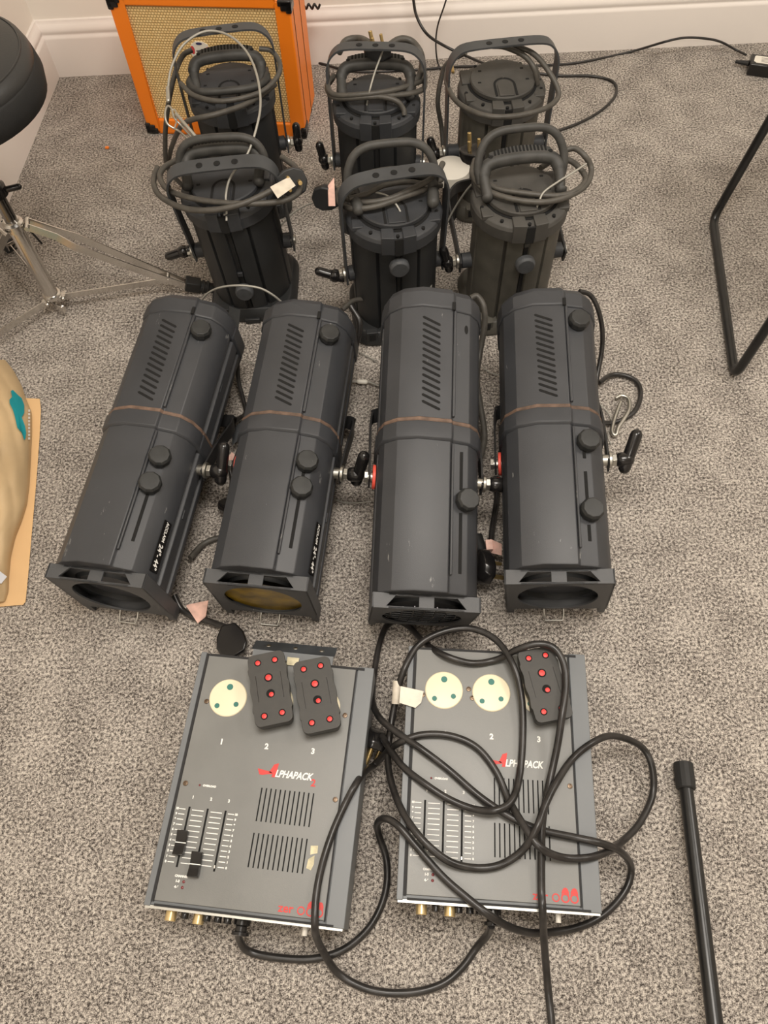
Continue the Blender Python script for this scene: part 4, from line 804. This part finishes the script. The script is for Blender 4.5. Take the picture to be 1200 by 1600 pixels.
# ------------------------------------------------------------------ drum stool at the left
HUBX = Vector((-0.7522, 1.354, 0)); cx = Vector((-0.785, 1.40, 0))
st = thing('drum_stool', 'chrome drum stool with a round black seat in the left corner', 'stool', (cx.x, cx.y, 0))
seat_c = P(-45, 140, 0.50); SX = seat_c.x; SY = seat_c.y
seatr = 0.165
sp = P(80, 462, 0.045)
post_b = P(85, 455, 0.05); post_t = P(12, 300, 0.36)
ax = Vector((0, 0, 1))
base = P(82, 462, 0.045)
top = Vector((base.x, base.y, 0.46))
sc = Vector((base.x + 0.000, base.y + 0.0, 0.54))
T = Matrix.Translation(sc)
MB(T).lathe([(0.02, -0.045), (0.160, -0.045), (0.172, -0.038), (0.176, -0.015), (0.172, 0.008), (0.169, 0.012)], 56).build('seat_side', SIDEV, st, smooth=60, world=True)
MB(T).lathe([(0.1695, 0.010), (0.170, 0.016), (0.164, 0.030), (0.145, 0.040), (0.10, 0.046), (0.05, 0.049), (0.004, 0.050)], 56).build('seat_top', VINYL, st, smooth=60, world=True)
MB(T).lathe([(0.158, 0.033), (0.1575, 0.0355), (0.155, 0.0360), (0.1545, 0.033)], 56, caps=False).build('seat_piping', VINYL, st, smooth=60, world=True)
mid = Vector((base.x, base.y, 0.235))
MB().cyl(base + Vector((0, 0, 0.0)), mid + Vector((0, 0, 0.02)), 0.0155, 28).build('outer_tube', CHROME, st, world=True)
MB().cyl(mid, sc - Vector((0, 0, 0.05)), 0.0125, 24).build('inner_post', mat('dark_chrome', (0.2, 0.19, 0.18), 0.2, metal=1.0), st, world=True)
MB().lathe([(0.016, 0), (0.021, 0.002), (0.021, 0.018), (0.016, 0.022)], 24, Matrix.Translation(mid - Vector((0, 0, 0.005)))).lathe([(0.016, 0), (0.02, 0.002), (0.02, 0.010), (0.016, 0.012)], 24, Matrix.Translation(base - Vector((0, 0, 0.002)))).build_each('leg_collar', CHROME, st, world=True, smooth=30)
MB().lathe([(0.017, 0), (0.022, 0.004), (0.022, 0.022), (0.017, 0.026)], 20, Matrix.Translation(mid + Vector((0, 0, 0.075)))).rod(mid + Vector((0.018, 0, 0.088)), mid + Vector((0.05, 0.01, 0.088)), 0.006).build('height_clamp', BLACK, st, world=True)
MB().cyl(mid + Vector((0.015, 0.012, -0.002)), mid + Vector((0.030, 0.012, -0.055)), 0.0022, 8).build('memory_bolt', BLACK, st, world=True)
feet = [P(298, 450, 0.012), P(-70, 590, 0.012), None]
c2 = Vector((base.x, base.y, 0)); d0 = feet[0] - c2; rad = Vector((d0.x, d0.y, 0)).length
a0 = math.atan2(d0.y, d0.x)
for k, a in enumerate((a0, math.atan2(feet[1].y - c2.y, feet[1].x - c2.x), a0 + R(120))):
    dr = Vector((cos(a), sin(a), 0)); sd = Vector((-sin(a), cos(a), 0))
    ft = c2 + dr * rad * (0.8 if k == 2 else 1.0) + Vector((0, 0, 0.018)); tp = mid + dr * 0.026 + Vector((0, 0, 0.004))
    pinch = mid.lerp(ft, 0.30) + dr * 0.01 + Vector((0, 0, 0.028))
    b = MB()
    for s in (-1, 1):
        pts = [tp + sd * s * 0.009, tp.lerp(ft, 0.16) + sd * s * 0.009 + Vector((0, 0, 0.004)), tp.lerp(ft, 0.27) + sd * s * 0.017 + Vector((0, 0, 0.002)), tp.lerp(ft, 0.62) + sd * s * 0.012, ft + sd * s * 0.006]
        b.tube(pts, 0, smooth=0, flat=(0.017, 0.0022), upv=(dr * 0.45 + Vector((0, 0, 0.9))))
    b.cyl(tp + sd * 0.016, tp - sd * 0.016, 0.005, 12)
    b.cyl(tp.lerp(ft, 0.85) + sd * 0.010, tp.lerp(ft, 0.85) - sd * 0.010, 0.004, 10)
    lg = b.build('leg', CHROME, st, world=True)
    stt = base + dr * 0.022 + Vector((0, 0, -0.006)); se = tp.lerp(ft, 0.85)
    b = MB().tube([stt, se + Vector((0, 0, -0.006))], 0, smooth=0, flat=(0.014, 0.0022), upv=(0, 0, 1))
    b.box((0, 0, 0), (0.012, 0.012, 0.012), Matrix.Translation(stt)); b.rod(stt + sd * 0.012, stt - sd * 0.012, 0.005)
    b.build('brace', CHROME, st, world=True)
    fb = MB(Matrix.Translation(ft + dr * 0.010 + Vector((0, 0, 0.0))) @ Matrix.Rotation(a, 4, 'Z') @ Matrix.Rotation(R(22), 4, 'Y'))
    fb.box((-0.004, 0, 0.002), (0.034, 0.026, 0.026)).cyl((0.012, 0, 0), (0.042, 0, -0.002), 0.0135, 10).cyl((0.018, 0, 0), (0.022, 0, 0), 0.0165, 10).cyl((0.028, 0, 0), (0.032, 0, 0), 0.0165, 10)
    fb.build('rubber_foot', RUBBER, st, world=True, bevel=0.003)
b = MB()
for s in (-1, 1): b.loft([[base + Vector((x, y, z)) for x, y in ((-0.002, s * 0.004), (0.026, s * 0.022), (0.020, s * 0.028), (-0.006, s * 0.010))] for z in (-0.030, -0.010)])
b.cyl(base + Vector((0, -0.004, -0.035)), base, 0.007, 12)
b.build('bottom_bracket', CHROME, st, world=True, bevel=0.001)

# ------------------------------------------------------------------ tan paper bag at the left edge
bag = thing('paper_bag', 'tan paper bag with a teal printed motif at the left edge', 'bag', tuple(P(-40, 760, 0)))
edge = [(0, 563), (12, 580), (30, 605), (40, 622), (62, 623), (64, 640), (62, 680), (57, 750), (50, 830), (44, 900), (40, 940), (36, 945), (0, 948), (-140, 955), (-150, 560)]
MB().loft([[P(u, v, z) for u, v in edge] for z in (0.001, 0.004)]).build('back_panel', KRAFT2, bag, world=True, smooth=20, label='lighter flat edge of the bag')
# puffed front: grid over the bag outline
prof = [(562, 8), (580, 22), (605, 35), (622, 40), (645, 50), (680, 50), (720, 48), (760, 46), (790, 42), (815, 34), (840, 24), (870, 17), (900, 14), (925, 13), (940, 8)]
nx = 60; vs = []; fs = []
prof = [(prof[a][0] + (prof[a + 1][0] - prof[a][0]) * q / 3, prof[a][1] + (prof[a + 1][1] - prof[a][1]) * q / 3) for a in range(len(prof) - 1) for q in range(3)] + [prof[-1]]
for i, (v, e) in enumerate(prof):
    for j in range(nx + 1):
        t = j / nx; u = -150 + (e + 150) * t
        zt = 0.062 * (max(0, 1 - t ** 6)) ** 0.7 * (0.35 + 0.65 * sin(pi * (i + 0.6) / len(prof))) + 0.0055
        ct = max(0, 1 - t ** 10)
        zt += ct * (0.005 * abs(sin(9.0 * t + v * 0.021)) + 0.004 * abs(sin(23 * t - v * 0.034)) - 0.006 + 0.003 * sin(v * 0.09 + 11 * t))
        vs.append(P(u, v, max(zt, 0.005)))
for i in range(len(prof) - 1):
    for j in range(nx): k = i * (nx + 1) + j; fs.append((k, k + 1, k + nx + 2, k + nx + 1))
m_ = MB().add(vs, fs); front = m_.build('front_panel', KRAFT, bag, world=True, smooth=80)
sb = front.modifiers.new('sub', 'SUBSURF'); sb.levels = 2; sb.render_levels = 2
from mathutils.bvhtree import BVHTree
bv = BVHTree.FromPolygons([tuple(p) for p in vs], fs)
def drape(u, v, lift=0.0028):
    d = (P(u, v, 0) - CAMLOC).normalized(); h = bv.ray_cast(CAMLOC, d)
    p = h[0] if h[0] is not None else P(u, v, 0.01); return p - d * lift * 2.2
mot = [(17, 611), (20, 609), (29, 618), (34, 622), (38, 633), (38, 645), (34, 652), (39, 665), (41, 676), (40, 684), (38, 688), (34, 676), (27, 668), (23, 650), (20, 640), (15, 630), (15, 624), (19, 620)]
n = len(mot); cu = sum(a for a, _ in mot) / n; cv = sum(b_ for _, b_ in mot) / n
vs2 = [drape(cu, cv)] + [drape(*q) for q in mot]
MB().add(vs2, [(0, 1 + i, 1 + (i + 1) % n) for i in range(n)]).build('teal_motif', TEALP, bag, world=True, smooth=80)
b = MB()
for k in range(9):
    v = 640 + k * 5.4; b.add([drape(44, v), drape(47, v), drape(47, v + 3.6), drape(44, v + 3.6)], [(0, 1, 2, 3)])
b.build('small_print', WHITEI, bag, world=True)
MB().add([drape(-6, 888, .002), drape(11, 901, .002), drape(2, 912, .002), drape(-10, 908, .002)], [(0, 1, 2, 3)]).build('parcel_label', mat('label_white', (0.75, 0.78, 0.85), 0.5), bag, world=True, label='white corner of a label')

# ------------------------------------------------------------------ tubular chair at the right edge, only its sled frame in view
ch = thing('tubular_chair', 'black tubular sled-base chair frame at the right edge', 'chair', (1.0, 1.2, 0))
def bend(pts, r, k=4):
    out = []
    for i, p in enumerate(pts):
        p = Vector(p)
        if i in (0, len(pts) - 1): out.append(p); continue
        a = Vector(pts[i - 1]); c = Vector(pts[i + 1]); da = (a - p).normalized(); dc = (c - p).normalized()
        for j in range(k + 1):
            t = j / k; out.append((p + da * r) * (1 - t) ** 2 + p * 2 * t * (1 - t) + (p + dc * r) * t * t)
    return out
f0 = P(1114, 342, 0.011); f1 = P(1148, 588, 0.011)
u0 = PY(1200, 192, f0.y + 0.03); u1 = PY(1202, 506, f1.y + 0.02)
k0 = (0.44 - f0.z) / (u0.z - f0.z); k1 = (0.44 - f1.z) / (u1.z - f1.z)
U0 = f0 + (u0 - f0) * k0; U1 = f1 + (u1 - f1) * k1
off = Vector((0.44, 0.06, 0))
b = MB()
for o_ in (Vector(), off):
    b.tube(bend([U0 + o_, f0 + o_, f1 + o_, U1 + o_], 0.028), 0.0098, 14, 0)
b.tube([U0, U0 + off], 0.0098, 12, 0).tube([U1, U1 + off], 0.0098, 12, 0)
b.build('frame', TUBEB, ch, world=True, smooth=60)
cS = (U0 + U1) / 2 + off / 2
MB(Matrix.Translation(cS + Vector((0.03, 0, 0.018)))).prism(rrect(0.40, 0.42, 0.06), -0.014, 0.014).build('seat', SIDEV, ch, world=True, bevel=0.006)

# ------------------------------------------------------------------ black tube at the lower right
pa = P(1068, 1200, 0.014); pb = P(1122, 1640, 0.06)
d = (pb - pa); 
pole = MB().cyl(pa, pa + d * 1.6, 0.0108, 24, 0.0112).build('metal_pole', TUBEB); tag(pole, 'black metal tube lying on the carpet at the lower right', 'pole')
MB().lathe([(0.012, -0.004), (0.0150, -0.003), (0.0155, 0.002), (0.0150, 0.036), (0.0130, 0.038)], 14, Matrix.Translation(pa - d.normalized() * 0.004) @ d.to_track_quat('Z', 'Y').to_matrix().to_4x4()).build('rubber_cap', RUBBER, pole, smooth=25)

# ------------------------------------------------------------------ power adapter and thin leads along the back wall
pc = P(1202, 97, 0.03)
ad = thing('power_adapter', 'black power adapter with a white label on the carpet by the skirting board', 'power adapter', (pc.x, pc.y, 0), (0, 0, R(-19)))
MB().box((0.0, 0, 0.017), (0.10, 0.052, 0.032)).build('case', BLACK, ad, bevel=0.003)
MB().box((-0.006, 0, 0.0334), (0.060, 0.034, 0.0006)).add([(-0.036, -0.016, 0.0337), (-0.036, 0.017, 0.0337), (-0.0395, 0.012, 0.0337), (-0.0415, -0.012, 0.0337)], [(0, 1, 2, 3)]).build('label', WHITEP, ad, label='white rating label')
lb = MB()
for k in range(4): lb.box((-0.004, -0.010 + 0.006 * k, 0.0339), (0.036, 0.0016, 0.0003))
lb.build('small_print', mat('grey_print', (0.2, 0.18, 0.17), 0.6), ad)
MB().cyl((-0.050, 0.004, 0.017), (-0.085, 0.012, 0.012), 0.007, 12, 0.004).build('strain_relief', RUBBER, ad)
def lead(label, pts, r=0.0028): tag(MB().tube(pts, r, 8, 7).build('thin_lead', CABLE, smooth=80), label, 'cable')
lead('thin black lead running along the skirting board to the power adapter', px((1166, 86, .014), (1150, 78, .012)) + [PY(1125, 65, 2.175), PY(1100, 60, 2.172), PY(1070, 59, 2.168), PY(1040, 65, 2.15)] + px((985, 81, .004), (920, 95, .004), (872, 101, .004), (800, 103, .004), (720, 104, .004), (650, 109, .004), (560, 112, .004), (505, 100, .004), (490, 94, .004)), 0.0032)
lead('black lead curving down the wall and looping onto the carpet behind the spotlights', [Vector((0.10, 2.19, 1.0)), Vector((0.11, 2.19, 0.6)), PY(640, -60, 2.17), PY(646, 0, 2.155), PY(652, 28, 2.14), PY(668, 54, 2.12)] + [PY(695, 72, 2.13), PY(725, 86, 2.12)] + px((770, 104, .004), (810, 110, .004), (870, 118, .004), (925, 119, .004), (958, 128, .004), (962, 148, .004), (940, 172, .004), (905, 192, .004), (870, 205, .004)), 0.0038)
lead('thinnest black lead hanging straight down the wall behind the spotlights', [Vector((0.24, 2.19, 1.0)), Vector((0.22, 2.19, 0.6)), PY(712, -60, 2.18), PY(697, 0, 2.17), PY(684, 40, 2.165), PY(681, 70, 2.16)] + px((684, 98, .01), (692, 112, .004), (700, 120, .004)), 0.0022)
# curly lead end at the top beside the amplifier
cp = [PY(476 + 3.0 * k, 10 + 4 * sin(k * 2.1), 2.14 + 0.008 * cos(k * 2.1)) for k in range(9)]
lead('short curled black lead beside the top of the orange amplifier', cp, 0.0030)
# white round lid standing between the spotlights, orange crumb
pl = P(705, 268, 0.13)
T = Matrix.Translation(pl)
tag(MB(T).lathe([(0.003, 0.012), (0.040, 0.012), (0.0425, 0.010), (0.0435, -0.014), (0.041, -0.016), (0.003, -0.016)], 36).build('roll', WHITEP, smooth=40), 'white round roll end standing between the middle and right spotlights', 'roll')
MB(T).cyl((0, 0, -0.129), (0, 0, -0.013), 0.018, 20).build('stem', RUBBER, bpy.data.objects['roll'])
pf = P(167, 231, 0.002)
tag(MB(Matrix.Translation(pf)).prism([(-0.004, -0.003), (0.004, -0.004), (0.006, 0.002), (0.001, 0.005), (-0.004, 0.003)], -0.001, 0.002).build('orange_scrap', ORANGE), 'tiny orange scrap on the carpet left of the amplifier', 'scrap')
